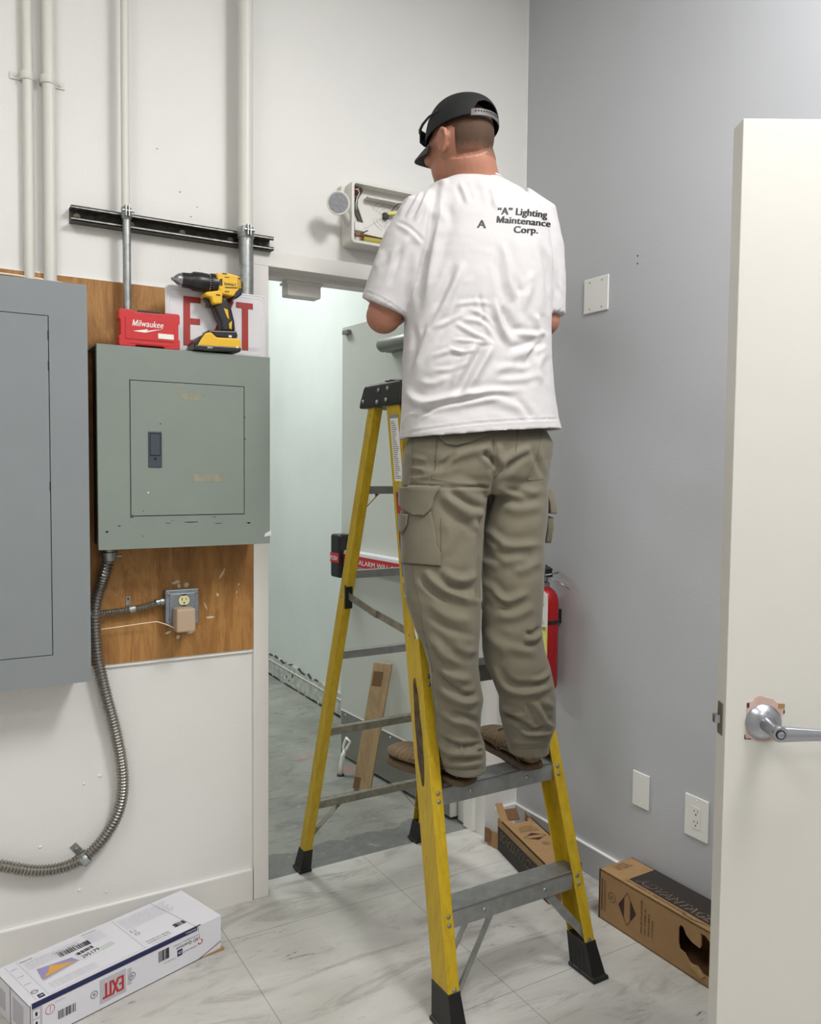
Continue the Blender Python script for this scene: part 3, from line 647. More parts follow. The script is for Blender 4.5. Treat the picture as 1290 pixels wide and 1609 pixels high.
lz([(770, 0), (770, 74), (790, 77), (826, 77), (826, 0)], 'blackp', 'gear_collar')
tc = lz([(620, 0), (622, 62), (640, 72), (700, 74), (752, 70), (770, 66), (770, 0)], 'blackp', 'torque_collar')
mb = MB(); zc = D3(740, 132).z+.002
for k in range(24):
    a = 2*PI*k/24; c0 = V((D3(762, 130).x, YD+.0262*math.cos(a), zc+.0262*math.sin(a))); mb.ell(c0, .0016, .0008, .0008, 0, 6, 4)
mb.build('torque_mark', 'white', tc)
lz([(538, 0), (540, 50), (552, 56), (610, 58), (622, 60), (622, 0)], 'blackp', 'chuck_sleeve')
lz([(470, 0), (472, 12), (486, 22), (500, 34), (522, 47), (540, 50), (540, 0)], 'chrome', 'chuck_nose')
mb = MB()
for k in range(3):
    a = 2*PI*k/3+.5; mb.tube([(D3(500, 130).x, YD+.006*math.cos(a), zc+.006*math.sin(a)), (D3(460, 130).x, YD+.0025*math.cos(a), zc+.0025*math.sin(a))], .0022, 6)
mb.build('chuck_jaw', 'galv', th)
slab([(716, 252), (768, 256), (786, 312), (776, 332), (742, 326), (744, 290)], .016, 'blackp', 'trigger', bev=.002)
grip = slab([(792, 308), (858, 238), (905, 262), (934, 335), (960, 440), (968, 530), (855, 530), (846, 450), (800, 345)], .036, 'blackp', 'grip', bev=.008)
slab([(868, 338), (902, 352), (914, 432), (896, 412)], .0385, 'yel', 'grip_inlay', bev=.001); slab([(912, 462), (937, 440), (932, 515), (914, 500)], .0385, 'yel', 'grip_inlay', bev=.001)
slab([(735, 518), (790, 522), (960, 528), (972, 560), (968, 588), (800, 580), (765, 545), (730, 540)], .062, 'blackp', 'foot', bev=.004)
slab([(700, 552), (745, 535), (765, 545), (802, 580), (985, 588), (1000, 640), (992, 668), (640, 652), (665, 592)], .068, 'yel', 'battery', bev=.004)
slab([(618, 625), (660, 575), (712, 548), (680, 585), (648, 640), (992, 660), (998, 680), (985, 700), (740, 692), (620, 680)], .071, 'blackp', 'battery_base', bev=.003)
mb = MB(); fy = YD-.028
def dtext(s, cx, cy, cw, size, m_off=0., bold=.01): p = D3(cx, cy); q = D3(cx+cw, cy); put_text(mb, s, (p.x, YD-m_off, p.z), X_, Z_, size, bold, w=q.x-p.x)
dtext('DeWALT', 866, 158, 92, .0105, .0286, .02)
bb = [D3(*p) for p in ((870, 182), (972, 186), (972, 178), (870, 174))]; mb.add([(p.x, YD-.0286, p.z) for p in bb], [(0, 1, 2, 3)])
for a in ((834, 108, 850, 165), (826, 112, 832, 160)):
    p, q = D3(a[0], a[1]), D3(a[2], a[3]); mb.box((p.x, YD-.0288, q.z), (q.x, YD-.028, p.z))
for k in range(6): p = D3(985, 118+k*12); mb.box((p.x-.005, YD-.0299, p.z-.001), (p.x+.006, YD-.029, p.z+.001), 1)
for a in ((850, 62, 885, 74), (868, 92, 905, 102), (800, 232, 832, 246), (868, 206, 905, 218)):
    p, q = D3(a[0], a[1]), D3(a[2], a[3]); mb.box((p.x, YD-.0286, q.z), (q.x, YD-.0275, p.z))
mb.build('lettering', ['ink', 'yel'], th)
mb = MB(); dtext('20V', 722, 668, 44, .007, .0358, .004); mb.build('lettering', 'white', th)
mb = MB(); p, q = D3(898, 562), D3(922, 580); mb.box((p.x, YD-.0315, q.z), (q.x, YD-.0305, p.z), 0)
p, q = D3(955, 650), D3(968, 668); mb.box((p.x, YD-.0362, q.z), (q.x, YD-.035, p.z), 0); mb.build('white_marking', 'white', th); adopt(th)
# ------------------------------------------------------------------ emergency exit light being serviced
th = thing('emergency_light', 'opened white emergency exit light above the doorway with one round lamp head', 'emergency light', (1.36, WA, 2.13))
fx0, fx1, fz0, fz1, FY = 1.192, 1.55, 2.130, 2.328, 2.41; r = .014
outer = rrect(fx0, fx1, fz0, fz1, r, 0); inner = rrect(fx0+.009, fx1-.009, fz0+.009, fz1-.009, r*.6, 0)
mb = MB(); rings = [[(p[0], WA-.001, p[2]) for p in outer], [(p[0], FY+.003, p[2]) for p in outer], [(p[0]*.999+.001*1.35, FY, p[2]) for p in outer], [(p[0], FY, p[2]) for p in inner], [(p[0], WA-.02, p[2]) for p in inner]]
mb.loft(rings, 0, True); mb.build('housing', 'fixture', th, smooth='auto')
def F5(cx, cy, Y): return onY(500+cx/7.167, 260+cy/7.167, Y)
mb = MB(); px0 = F5(490, 400, FY+.03).x
mb.prism([(p.x, WA-.04, p.z) for p in (F5(492, 205, WA-.04), F5(492, 300, WA-.04), F5(440, 390, WA-.04), F5(440, 470, WA-.04), F5(500, 640, WA-.04), F5(500, 775, WA-.04), V((fx1-.012, 0, fz0+.03)), V((fx1-.012, 0, fz1-.012)))], (0, -.004, 0)); mb.box((px0+.01, FY+.005, fz1-.045), (fx1-.01, FY+.05, fz1-.04), 0)
mb.build('back_plate', 'fixture', th, bevel=.002)
mb = MB(); cc = F5(750, 575, WA-.046); yy = WA-.0446
for R_ in (.022, .034, .046):
    for a0, a1 in ((20, 75), (100, 165), (195, 258), (280, 345)): ringpoly(mb, (cc.x, yy, cc.z), X_, Z_, R_, R_+.0008, 14, 0, .0004, math.radians(a0), math.radians(a1))
for k in range(6):
    a = math.radians(35+60*k); seg(mb, (cc.x+.014*math.cos(a), yy, cc.z+.014*math.sin(a)), (cc.x+(.062 if k % 3 else .09)*math.cos(a), yy, cc.z+(.062 if k % 3 else .09)*math.sin(a)), FN, .0007)
mb.build('embossed_ring', 'inkg', th)
mb = MB(); mb.box((cc.x-.009, WA-.058, cc.z-.010), (cc.x+.009, WA-.044, cc.z+.010)); mb.build('connector', 'blackp', th, bevel=.001)
a = F5(780, 545, WA-.06); b = F5(870, 540, WA-.06); mb = MB(); mb.lathe([(.003, 0), (.0045, .003), (.0065, .012), (.0085, (b-a).length), (0, (b-a).length)], a, b-a, 12); mb.build('wire_nut', 'nut', th, smooth='auto')
mb = MB(); mb.tube([F5(825, 515, WA-.062), F5(860, 470, WA-.07), F5(905, 430, WA-.08), F5(960, 428, WA-.09)], .0014, 6)
mb.tube([F5(395, 350, WA-.05), F5(430, 380, WA-.055), F5(400, 450, WA-.05), F5(420, 560, WA-.055), F5(450, 620, WA-.05)], .0022, 6); mb.tube([F5(410, 300, WA-.05), F5(440, 340, WA-.055), F5(395, 420, WA-.05), F5(400, 500, WA-.055)], .002, 6); mb.tube([F5(505, 760, WA-.06), F5(540, 740, WA-.06), F5(560, 735, WA-.06)], .0018, 6)
mb.build('dark_wire', 'wiredk', th, smooth=True)
mb = MB()
for k in range(7):
    x = 398+random.random()*70; mb.tube([F5(x, 200, WA-.04-.01*random.random()), F5(x-15+30*random.random(), 260, WA-.055), F5(x-20+40*random.random(), 340, WA-.05)], .0016, 6)
mb.tube([F5(400, 775, WA-.06), F5(430, 790, WA-.062), F5(520, 790, WA-.06)], .004, 6); mb.build('copper_wire', 'wirecu', th, smooth=True)
mb = MB(); mb.tube([F5(410, 265, WA-.06), F5(450, 270, WA-.065), F5(465, 310, WA-.06), F5(440, 360, WA-.055), F5(425, 420, WA-.06), F5(430, 500, WA-.055)], .0017, 6); mb.build('white_wire', 'white', th, smooth=True)
a, b = F5(392, 640, FY+.02), F5(488, 755, FY+.02); mb = MB(); mb.box((a.x, FY+.006, b.z), (b.x, WA-.02, a.z)); mb.build('driver_box', 'fixture', th, bevel=.002)
a, b = F5(515, 795, FY+.02), F5(760, 850, FY+.02); mb = MB(); mb.tube([(a.x, FY+.03, fz0+.022), ((a.x+fx1-.03)/2, FY+.03, fz0+.022), (fx1-.03, FY+.03, fz0+.022)], .0115, 14); mb.build('battery_pack', 'batt', th, smooth='auto')
# lamp head
hc = F5(225, 425, 2.375); ax = V((-.35, -1, -.12)).normalized()
mb = MB(); mb.lathe([(0, -.035), (.018, -.033), (.030, -.020), (.0345, -.004), (.0365, 0), (.0365, .004), (.0335, .0055), (.032, .004), (0, .004)], hc, ax, 36); lh = mb.build('lamp_head', 'fixture', th, smooth='auto')
mb = MB(); x = ax.cross(Z_).normalized(); y = x.cross(ax)
mb.lathe([(0, .0035), (.031, .0035), (.031, .0045), (0, .0045)], hc, ax, 32, 0)
for R_, k, ph in ((.0215, 8, .2), (0, 1, 0)):
    for j in range(k):
        c0 = hc + (x*math.cos(ph+2*PI*j/k)+y*math.sin(ph+2*PI*j/k))*R_ + ax*.0045; rr = .0078 if k > 1 else .0095
        mb.lathe([(rr, 0), (rr, .0012), (rr*.75, .0012), (rr*.35, .0002), (0, .0002)], c0, ax, 6, 1)
mb.build('reflector', ['reflect', 'inkg'], lh, smooth='auto')
mb = MB(); mb.tube([hc-ax*.02, F5(300, 560, WA-.06), F5(345, 640, WA-.05), F5(400, 690, WA-.04)], [.014, .014, .017, .018], 14); mb.box((fx0-.014, WA-.03, fz1-.05), (fx0+.003, WA-.001, fz1-.008))
mb.build('lamp_arm', 'fixture', th, smooth='auto'); adopt(th)
# ------------------------------------------------------------------ right wall plates
def plate(name, lab, y0, y1, z0, z1, group=None, kind='blank'):
    th = thing(name, lab, 'wall plate', (XR, (y0+y1)/2, z0), group)
    mb = MB(); mb.box((XR-.005, y0, z0), (XR-.0002, y1, z1)); mb.build('plate', 'white', th, bevel=.0025)
    mb = MB()
    for z in ((z0+.012, z1-.012) if kind != 'double' else ()): mb.lathe([(.0028, 0), (.0028, .0008), (0, .001)], (XR-.005, (y0+y1)/2, z), (-1, 0, 0), 10)
    if kind == 'double':
        for y in (y0+.03, y1-.03):
            for z in (z0+.014, z1-.014): mb.lathe([(.0028, 0), (.0028, .0008), (0, .001)], (XR-.005, y, z), (-1, 0, 0), 10, 0)
    mb.build('screw', 'inkg' if kind == 'double' else 'white', th)
    if kind == 'outlet':
        cy, cz = (y0+y1)/2, (z0+z1)/2
        mb = MB(); mb.box((XR-.0062, cy-.0165, cz-.033), (XR-.005, cy+.0165, cz+.033)); rc = mb.build('receptacle', 'white', th, bevel=.0008)
        mb = MB()
        for s in (-1, 1):
            zz = cz+s*.0165
            for dy, h in ((-.0064, .008), (.0064, .0065)): mb.box((XR-.0066, cy+dy-.0009, zz+.0005), (XR-.0061, cy+dy+.0009, zz+.0005+h))
            mb.lathe([(.0026, 0), (0, .0004)], (XR-.0063, cy, zz-.0065), (-1, 0, 0), 10)
        mb.box((XR-.0064, cy-.009, cz-.001), (XR-.0062, cy+.009, cz+.001)) if False else None
        mb.build('slot', 'darkgap', th)
    adopt(th)
plate('wall_plate', 'square white blank plate on the grey wall at shoulder height', 2.037, 2.154, 1.935, 2.052, kind='double')
plate('wall_plate', 'narrow white blank plate low on the grey wall above the cartons', 1.807, 1.877, .318, .431)
plate('wall_outlet', 'white outlet plate low on the grey wall beside the open door', 1.577, 1.664, .304, .431, kind='outlet')
mb = MB()
for z in (2.084, 2.060): mb.lathe([(.0028, 0), (.0028, .0006), (0, .0006)], (XR, 1.913, z), (-1, 0, 0), 8)
tag(mb.build('screw_hole', 'darkgap'), 'pair of tiny dark screw holes in the grey wall above the square plate', 'hole')
# ------------------------------------------------------------------ fire extinguisher
ey, ex = 2.262, 1.893; th = thing('fire_extinguisher', 'red fire extinguisher hung on the grey wall behind the man, paper tag on it', 'fire extinguisher', (ex, ey, .62))
mb = MB(); mb.lathe([(0, .62), (.048, .62), (.053, .63), (.053, .925), (.049, .95), (.036, .972), (.018, .985), (.018, .995), (0, .995)], (ex, ey, 0), (0, 0, 1), 32); mb.build('cylinder', 'extred', th, smooth='auto')
mb = MB(); mb.lathe([(0, .855), (.0545, .855), (.0545, .868), (0, .868)], (ex, ey, 0), (0, 0, 1), 32); mb.box((ex, ey-.02, .85), (XR-.0005, ey+.02, .90)); mb.build('bracket_band', 'blackp', th, smooth='auto')
mb = MB(); mb.lathe([(0, .985), (.02, .985), (.02, 1.0), (.014, 1.005), (.014, 1.03), (0, 1.03)], (ex, ey, 0), (0, 0, 1), 20); mb.build('valve', 'chrome', th, smooth='auto')
mb = MB(); mb.box((ex-.012, ey-.03, 1.02), (ex+.014, ey+.06, 1.034)); mb.obox((ex-.012, ey-.03, 1.045), (.026, 0, 0), (0, .10, .03), (0, 0, .006)); mb.box((ex-.01, ey-.03, 1.03), (ex+.012, ey-.012, 1.05)); mb.build('handle', 'blackp', th, bevel=.002)
mb = MB(); mb.tube([(ex-.012, ey-.02, 1.02), (ex+.01, ey-.075, 1.005), (ex+.03, ey-.10, .985)], .0022, 6); mb.tube([(ex-.03, ey-.04, 1.03), (ex+.025, ey-.045, 1.038)], .003, 6); mb.build('pin', 'chrome', th, smooth=True)
# paper tag hangs towards the camera side
tp = [onX(a, b, ex-.058) for a, b in ((0, 0),)]
tn = V((-.82, -.57, 0)).normalized(); tx = V((0, 0, 1)).cross(tn).normalized()*1.0; tx = tn.cross(Z_).normalized()*-1
tc_ = V((ex, ey, 0)) + tn*.060
mb = MB(); tg = [tc_+tx*a+Z_*b for a, b in ((-.031, .85), (.031, .85), (.031, .955), (.018, .977), (-.018, .977), (-.031, .955))]
mb.prism(tg, -tn*.0008); tgo = mb.build('paper_tag', 'tagp', th)
mb = MB(); rc_ = tc_+Z_*.905; ringpoly(mb, rc_, tx, Z_, .008, .0105, 20, 0, .0006); ringpoly(mb, rc_, tx, Z_, .003, .0045, 12, 0, .0006)
put_text(mb, 'READY', tc_-tx*.016+Z_*.885, Z_, -tx, .013, .02, n=tn); put_text(mb, 'INSPECTED', tc_-tx*.02+Z_*.945, tx, Z_, .006, .01, n=tn)
for k in range(6): quad(mb, tc_-tx*.022+Z_*(.93-.002*k if k < 3 else .885-.005*k), tx, Z_, .04, .0007, 0, tn)
mb.build('tag_print', 'ink', tgo)
mb = MB(); ln = tn; mb.loft([[V((ex, ey, z))+.0534*(tn*math.cos(a)+tx*math.sin(a)) for a in np.linspace(-.75, .55, 10)] for z in (.66, .85)], 0, False); mb.build('label', 'nut', th, smooth=True); adopt(th)
# ================================================================== open door in front at the right
dp0 = V((1.257, .982, 0)); de = V((.861, -.508, 0)).normalized(); dn = V((de.y, -de.x, 0)); dn = V((-.508, -.861, 0)).normalized(); DW, DH, DT = .79, 2.026, .044
mb = MB(); mb.obox(dp0+Z_*.012, de*DW, -dn*DT, Z_*(DH-.012)); door2 = struct(mb.build('door_2', 'doorpaint', bevel=.0015), 'open pale slab door at the right edge with a lever handle')
kc = V((1.317, .947, .94)); DP = lambda s, z, h=0.: dp0+de*s+Z_*z+dn*h
kc = DP(.0695, .940)
mb = MB(); pl = [DP(.0385+.0*0, .975), DP(.041, .978), DP(.049, .979), DP(.053, .986), DP(.063, .990), DP(.074, .986), DP(.086, .984), DP(.093, .977), DP(.108, .974), DP(.1085, .958), DP(.100, .95), DP(.100, .908), DP(.094, .906), DP(.074, .902), DP(.056, .905), DP(.037, .909), DP(.038, .930)]
mb.prism(pl, dn*.0006, 0); o = mb.build('paint_patch', 'pinkpaint', door2); o['label'] = 'bare pinkish patch around the rose'
mb = MB()
for s0, s1, z0, z1 in ((.0385, .043, .967, .976), (.036, .048, .908, .9095), (.036, .0375, .908, .916), (.106, .1085, .957, .963)): mb.obox(DP(s0, z0), de*(s1-s0), Z_*(z1-z0), dn*.001)
mb.obox(DP(.096, .966), de*.012, Z_*.009, dn*.0009, 1); mb.build('old_rose_mark', ['panelside', 'card'], door2)
mb = MB(); mb.lathe([(0, 0), (.0325, 0), (.0335, .002), (.0325, .004), (.024, .011), (.0165, .0165), (0, .017)], kc, dn, 48); rose = mb.build('rose', 'chrome', door2, smooth='auto')
tip = kc + dn*.066
mb = MB(); mb.lathe([(0, .010), (.0135, .010), (.0130, .02), (.0128, .05), (.0138, .060), (.0145, .068), (.0125, .072), (0, .072)], kc, dn, 32)
rings = []
for s, h, w in ((0., .0145, .009), (.02, .0135, .008), (.05, .0115, .006), (.09, .0095, .005), (.122, .0085, .005), (.128, .005, .003)):
    c = tip + de*s + Z_*(-.002 - .018*s) + dn*(-.004 - .10*s*0)
    rings.append([c + Z_*(h*math.sin(a)) + dn*(w*math.cos(a)) for a in [2*PI*k/20 for k in range(20)]])
mb.loft(rings); lev = mb.build('lever_handle', 'chrome', door2, smooth='auto')
mb = MB(); mb.lathe([(.0085, 0), (.0085, .0012), (.0078, .0012), (.0072, .0002), (0, .0002)], kc+dn*.0722, dn, 24, 0); mb.lathe([(.0065, 0), (.0065, .002), (.003, .0028), (.0012, .003), (.0012, .0018), (0, .0018)], kc+dn*.0722, dn, 24, 1); mb.build('lock_button', ['darkgap', 'chrome'], lev, smooth='auto')
mb = MB(); mb.obox(DP(-.0004, .910, -.034), -dn*0+dn*.022, Z_*.060, -de*.0016); mb.build('latch_plate', 'brass', door2, bevel=.0008)
mb = MB(); mb.obox(DP(-.002, .932, -.030), dn*.014, Z_*.016, -de*.011); mb.lathe([(0, 0), (.0015, 0), (0, .001)], DP(-.002, .916, -.023), -de, 8); mb.build('latch_bolt', 'chrome', door2, bevel=.001)
mb = MB(); mb.box((XR-.02, .42, 0), (XR, .50, 2.09)); mb.box((XR-.02, -.42, 2.04), (XR, .5, 2.09)); mb.box((XR-.02, -.47, 0), (XR, -.42, 2.09)); struct(mb.build('door_2_frame', 'trim', bevel=.002))
# ================================================================== exit door standing open in the back room
h0 = V((1.772, 2.662, 0)); h1 = V((1.709, 3.548, 0)); ee = (h1-h0).normalized(); en = V((-ee.y, ee.x, 0))
if en.x > 0: en = -en
EL = (h1-h0).length; EP = lambda s, z, h=0.: h0+ee*s+Z_*z+en*h
mb = MB(); mb.obox(EP(0, .012), ee*EL, -en*.044, Z_*2.055); door3 = struct(mb.build('door_3', 'exitdoor', bevel=.002), 'pale grey exit door standing open in the back room')
mb = MB(); mb.obox(EP(.012, .016), ee*(EL-.02), en*.0015, Z_*.215); mb.obox(EP(.012, .228), ee*(EL-.02), en*.003, Z_*.004, 1)
for s in np.linspace(.05, EL-.05, 7): mb.ell(EP(s, .215, .0015), .004, .004, .004, 1, 8, 6)
mb.build('kick_plate', ['kick', 'trim'], door3)
mb = MB(); mb.obox(EP(.05, .945), ee*(EL-.13), en*.045, Z_*.072); pb = mb.build('push_bar', 'sheet', door3, bevel=.006)
mb = MB(); mb.obox(EP(EL-.10, .885), ee*.085, en*.07, Z_*.205); mb.obox(EP(.03, .93), ee*.06, en*.06, Z_*.1); mb.build('bar_housing', 'blackp', door3, bevel=.012, seg=3)
mb = MB(); mb.obox(EP(.11, .950, .0452), ee*(EL-.20), en*.0012, Z_*.052); mb.obox(EP(EL-.098, .957, .0702), ee*.08, en*.001, Z_*.046); mb.build('red_label', 'inkred', door3)
mb = MB(); rd = -ee
put_text(mb, 'ALARM WILL SOUND', EP(EL-.24, .962, .0466), rd, Z_, .032, .015, w=.42, n=en); put_text(mb, 'PUSH', EP(EL-.025, .968, .0714), rd, Z_, .03, .015, w=.062, n=en)
mb.obox(EP(.11, 1.000, .0464), ee*(EL-.20), en*.0006, Z_*.003); mb.build('label_lettering', 'white', door3)
cy = on_plane(609, 528, h0, en); s_c = (V((cy.x, cy.y, 0))-h0).dot(ee)
mb = MB(); a = EP(s_c-.01, 1.93, .045); mb.tube([a, a-ee*.02, a-ee*.25], [.020, .031, .031], 20); mb.obox(EP(s_c-.27, 1.90), ee*.24, en*.03, Z_*.06); mb.build('door_closer', 'kick', door3, smooth='auto')
mb = MB(); c = EP(EL-.05, 2.035, 0); mb.obox(c-ee*.03-Z_*.008, ee*.05, en*.02, Z_*.02); mb.lathe([(0, 0), (.008, 0), (.006, .012), (0, .013)], c, en, 12); mb.build('top_bolt', 'kick', door3, bevel=.002)
# leaning plank
b0, b1 = V((1.585, 3.150, 0)), V((1.636, 3.085, 0)); t0 = on_plane(590, 1041, h0+en*.058, en); t1 = on_plane(615, 1049, h0+en*.004, en)
th = thing('plank', 'short worn board leaning against the grey exit door in the back room', 'board', (b0+b1)/2)
nn = (b1-b0).cross(t0-b0).normalized(); nn = nn if nn.x < 0 else -nn
mb = MB(); mb.obox(b0+V((0, 0, .002)), (b1-b0), (t0-b0), nn*.019); mb.build('board', 'plank', th, bevel=.001)
mb = MB(); vv = (t0-b0).normalized(); uu = (b1-b0).normalized()
mb.obox(b0+vv*((t0-b0).length-.10)+uu*.008+nn*.0192, uu*.045, vv*.065, nn*.0008); mb.obox(b0+vv*.005+uu*.002+nn*.0192, uu*.03, vv*.05, nn*.0008); mb.build('stain', mat('plank_stain', '71573a', .7), th); adopt(th)
# pipe stub
pb0 = V((1.60, 3.32, -.004)); th = thing('pipe_stub', 'short white twisted pipe stub standing on the concrete beside the exit door', 'pipe', pb0)
mb = MB(); mb.tube([pb0+V(a) for a in ((0, 0, 0), (.004, 0, .05), (.012, 0, .09), (.02, -.005, .115))], [.011, .0105, .0105, .009], 12); mb.tube([pb0+V(a) for a in ((.015, 0, .10), (.024, -.02, .13), (.035, -.03, .16), (.03, 0, .17), (.018, .01, .13), (.016, 0, .105))], [.004, .008, .006, .007, .006, .004], 8); mb.build('pipe', 'white', th, smooth=True)
mb = MB(); mb.lathe([(0, 0), (.018, 0), (.015, .008), (0, .008)], pb0, Z_, 12); mb.build('base_ring', 'dirtydark', th); adopt(th)
# ================================================================== cartons
# 1. white carton on the floor at the left
O1 = V((.186, 2.100, .0008)); L1 = V((.953, .302, 0)).normalized(); W1 = V((-.302, .953, 0)).normalized(); LL, WW, HH = .550, .208, .0985
th = thing('light_fixture_box', 'long white printed carton lying on the floor under the ribbed conduit', 'box', O1+L1*LL/2+W1*WW/2)
mb = MB(); LW = LL-.085
mb.obox(O1, L1*LL, W1*WW, Z_*HH); mb.build('carton', 'boxw', th, bevel=.0012)
mb = MB(); mb.prism([O1+L1*(LL-.09)+W1*.004, O1+L1*(LL-.0)-W1*.012, O1+L1*(LL+.006)-W1*.008, O1+L1*(LL+.006)+W1*.02], Z_*.002); mb.build('flap', 'card', th)
TP = lambda s, w, h=0.: O1+L1*s+W1*w+Z_*(HH+h); FP = lambda s, z, h=0.: O1+L1*s+Z_*z-W1*h
mb = MB()
n1 = -W1
mb.obox(FP(0.006, HH-.011, .0004), L1*(LW-.002), Z_*.0115, -W1*.0006+W1*0, 1); mb.obox(TP(.006, -.0004), L1*(LW+.01), W1*.004, Z_*.0006, 1)
# front face (printed upside down)
R = -L1; U = -Z_
put_text(mb, 'LED Quantum', FP(LW+.012, HH-.026-.006), R, U, .0125, .004, w=.075, n=n1, mi=0)
put_text(mb, 'Exit/Emergency Combo', FP(LW+.012, HH-.023), R, U, .008, 0, w=.085, n=n1, mi=3)
put_text(mb, 'LITHONIA LIGHTING', FP(LW+.005, HH-.052), R, U, .007, .006, w=.052, n=n1, mi=3)
put_text(mb, 'NiCad Battery', FP(LW, HH-.0025, .0012), R, U, .0065, .004, w=.034, n=n1, mi=4)
ringpoly(mb, FP(LW+.014, HH-.048), R, U, .005, .0078, 16, 2, .0006, 0, 4.4)
quad(mb, FP(LW-.060, HH-.060), L1, Z_, .016, .018, 1, n1); put_text(mb, 'CB', FP(LW-.046, HH-.047), R, U, .010, .02, w=.011, n=n1, mi=4, lift=.001)
put_text(mb, 'AcuityBrands', FP(LW-.066, HH-.058), R, U, .006, 0, w=.036, n=n1, mi=3)
bars(mb, FP(LW-.118, HH-.050), L1, Z_, .032, .030, 20, 0, 5)
quad(mb, FP(.178, .014), L1, Z_, .073, .064, 5, n1); put_text(mb, 'EXIT', FP(.243, .064), R, U, .058, .03, w=.056, n=n1, mi=2, lift=.001)
for s, r_ in ((.163, .010), (.268, .0105)):
    ringpoly(mb, FP(s, .048), L1, Z_, r_*.75, r_, 24, 3); ringpoly(mb, FP(s, .048), L1, Z_, .001, r_*.4, 14, 3)
quad(mb, FP(.255, .028), L1, Z_, .012, .045, 5, n1)
ringpoly(mb, FP(.050, .066), L1, Z_, .0105, .0118, 28, 2); seg(mb, FP(.050, .060), FP(.051, .074), n1, .0012, 2)
put_text(mb, 'Push button', FP(.086, .079), R, U, .0045, 0, w=.024, n=n1, mi=3); bars(mb, FP(.070, .030), L1, Z_, .046, .022, 24, 0, 9); quad(mb, FP(.066, .024), L1, Z_, .060, .040, 4, n1, .0001, .0003)
quad(mb, FP(.005, .004), L1, Z_, .026, .083, 5, n1, .0001, .0003)
for k in range(3): quad(mb, FP(.009, .062-.024*k), L1, Z_, .016, .019, 4, n1, .0004, .0005); quad(mb, FP(.014, .067-.024*k), L1, Z_, .005, .009, 0, n1, .001, .0012)
# end face
n2 = -L1; EPf = lambda w, z: O1+W1*w+Z_*z
quad(mb, EPf(.112, .0), -W1, Z_, .004, HH, 3, n2); quad(mb, EPf(.19, .02), -W1, Z_, .05, .05, 5, n2); quad(mb, EPf(.095, .02), -W1, Z_, .06, .06, 5, n2)
# top face
def tt(s, x, w, W=None, size=.0065, mi=3, b=0.): put_text(mb, s, TP(x, w), L1, W1, size, b, w=W, n=Z_, mi=mi)
seg(mb, TP(.022, .01), TP(.022, .20), Z_, .0006, 3); seg(mb, TP(.052, .008), TP(.052, .20), Z_, .0006, 3); seg(mb, TP(.055, .010), TP(.32, .014), Z_, .0006, 3)
for k in range(4): tt('CSA' if k else 'LED', .026, .17-.042*k, .016, .007)
quad(mb, TP(.030, .012), L1, W1, .015, .016, 1, Z_); put_text(mb, 'cb', TP(.033, .016), L1, W1, .01, .01, w=.009, n=Z_, mi=4, lift=.001)
ringpoly(mb, TP(.032, .045), L1, W1, .0065, .008, 18, 0)
for k in range(5): tt('Long life LED lamps for exit and emergency lighting', .062, .176-.008*k, .15-.01*k, .0045)
tt('Features', .058, .188, .03, .008, 0, .01)
mb.add([TP(.066, .078, .0007), TP(.160, .116, .0007), TP(.168, .092, .0007), TP(.066, .078, .0007)][:3]+[TP(.075, .132, .0007)], [(0, 2, 1, 3)], 6)
mb.add([TP(.070, .082, .0009), TP(.162, .094, .0009), TP(.128, .108, .0009), TP(.105, .124, .0009), TP(.092, .100, .0009)], [(0, 1, 2, 3, 4)], 7)
mb.add([TP(.064, .070, .0007), TP(.072, .080, .0007), TP(.170, .092, .0007), TP(.170, .088, .0007)], [(0, 3, 2, 1)], 5)
for k in range(4): tt('For use where listed in installation instructions', .07, .05-.008*k, .12, .0045)
bars(mb, TP(.142, .138), (L1+W1*.02), W1, .085, .022, 34, 0, 3); tt('*784231 18475* 2', .132, .163, .07, .006, 0)
lb = TP(.176, .082, .0006); lx_, ly_ = (L1*1+W1*.12).normalized(), (W1-L1*.12).normalized()
mb.obox(lb, lx_*.055, ly_*.045, Z_*.0004, 4); bars(mb, lb+lx_*.003+ly_*.028+Z_*.0006, lx_, ly_, .048, .013, 16, 0, 8); put_text(mb, '295179', lb+lx_*.004+ly_*.005, lx_, ly_, .021, .012, w=.050, n=Z_, mi=0, lift=.001)
mb.obox(lb+lx_*.055, lx_*.04, ly_*.016, Z_*.0004, 8)
for k in range(5): tt('Dimensions 12 x 8 in', .225, .178-.009*k, .05-.004*(k % 2), .005)
tt('Dimensions', .225, .19, .04, .007, 0, .01)
seg(mb, TP(.315, .012), TP(.318, .198), Z_, .0008, 3)
for k in range(8): tt('Testing: the unit should be tested monthly in accordance with NFPA', .325, .184-.008*k, .155-.006*(k % 3), .0045)
quad(mb, TP(.327, .105), L1, W1, .014, .014, 3, Z_); quad(mb, TP(.329, .107), L1, W1, .010, .010, 4, Z_, .0008, .001); ringpoly(mb, TP(.336, .09), L1, W1, .0055, .007, 18, 0)
for k in range(2): tt('AcuityBrands Lighting', .33, .035-.01*k, .07, .0065, 0, .005)
for k in range(3): tt('One Lithonia Way Conyers GA', .335, .018-.005*k, .055, .003)
bars(mb, TP(.425, .040), L1, W1, .036, .018, 18, 0, 12); tt('LQM S W 3 R', .43, .062, .024, .004)
seg(mb, TP(LW+.002, .0), TP(LW-.022, WW), Z_, .0012, 3)
seg(mb, FP(LW+.008, HH), FP(LW+.008, HH-.016), n1, .0012, 0); seg(mb, FP(LW+.004, .0), FP(LL-.001, .022), n1, .002, 0); seg(mb, FP(0.003, .001), FP(LL, .001), n1, .0015, 0); seg(mb, FP(.002, 0), FP(.002, HH), n1, .0016, 0); seg(mb, EPf(.0, HH-.001), EPf(WW, HH-.001), n2, .002, 0)
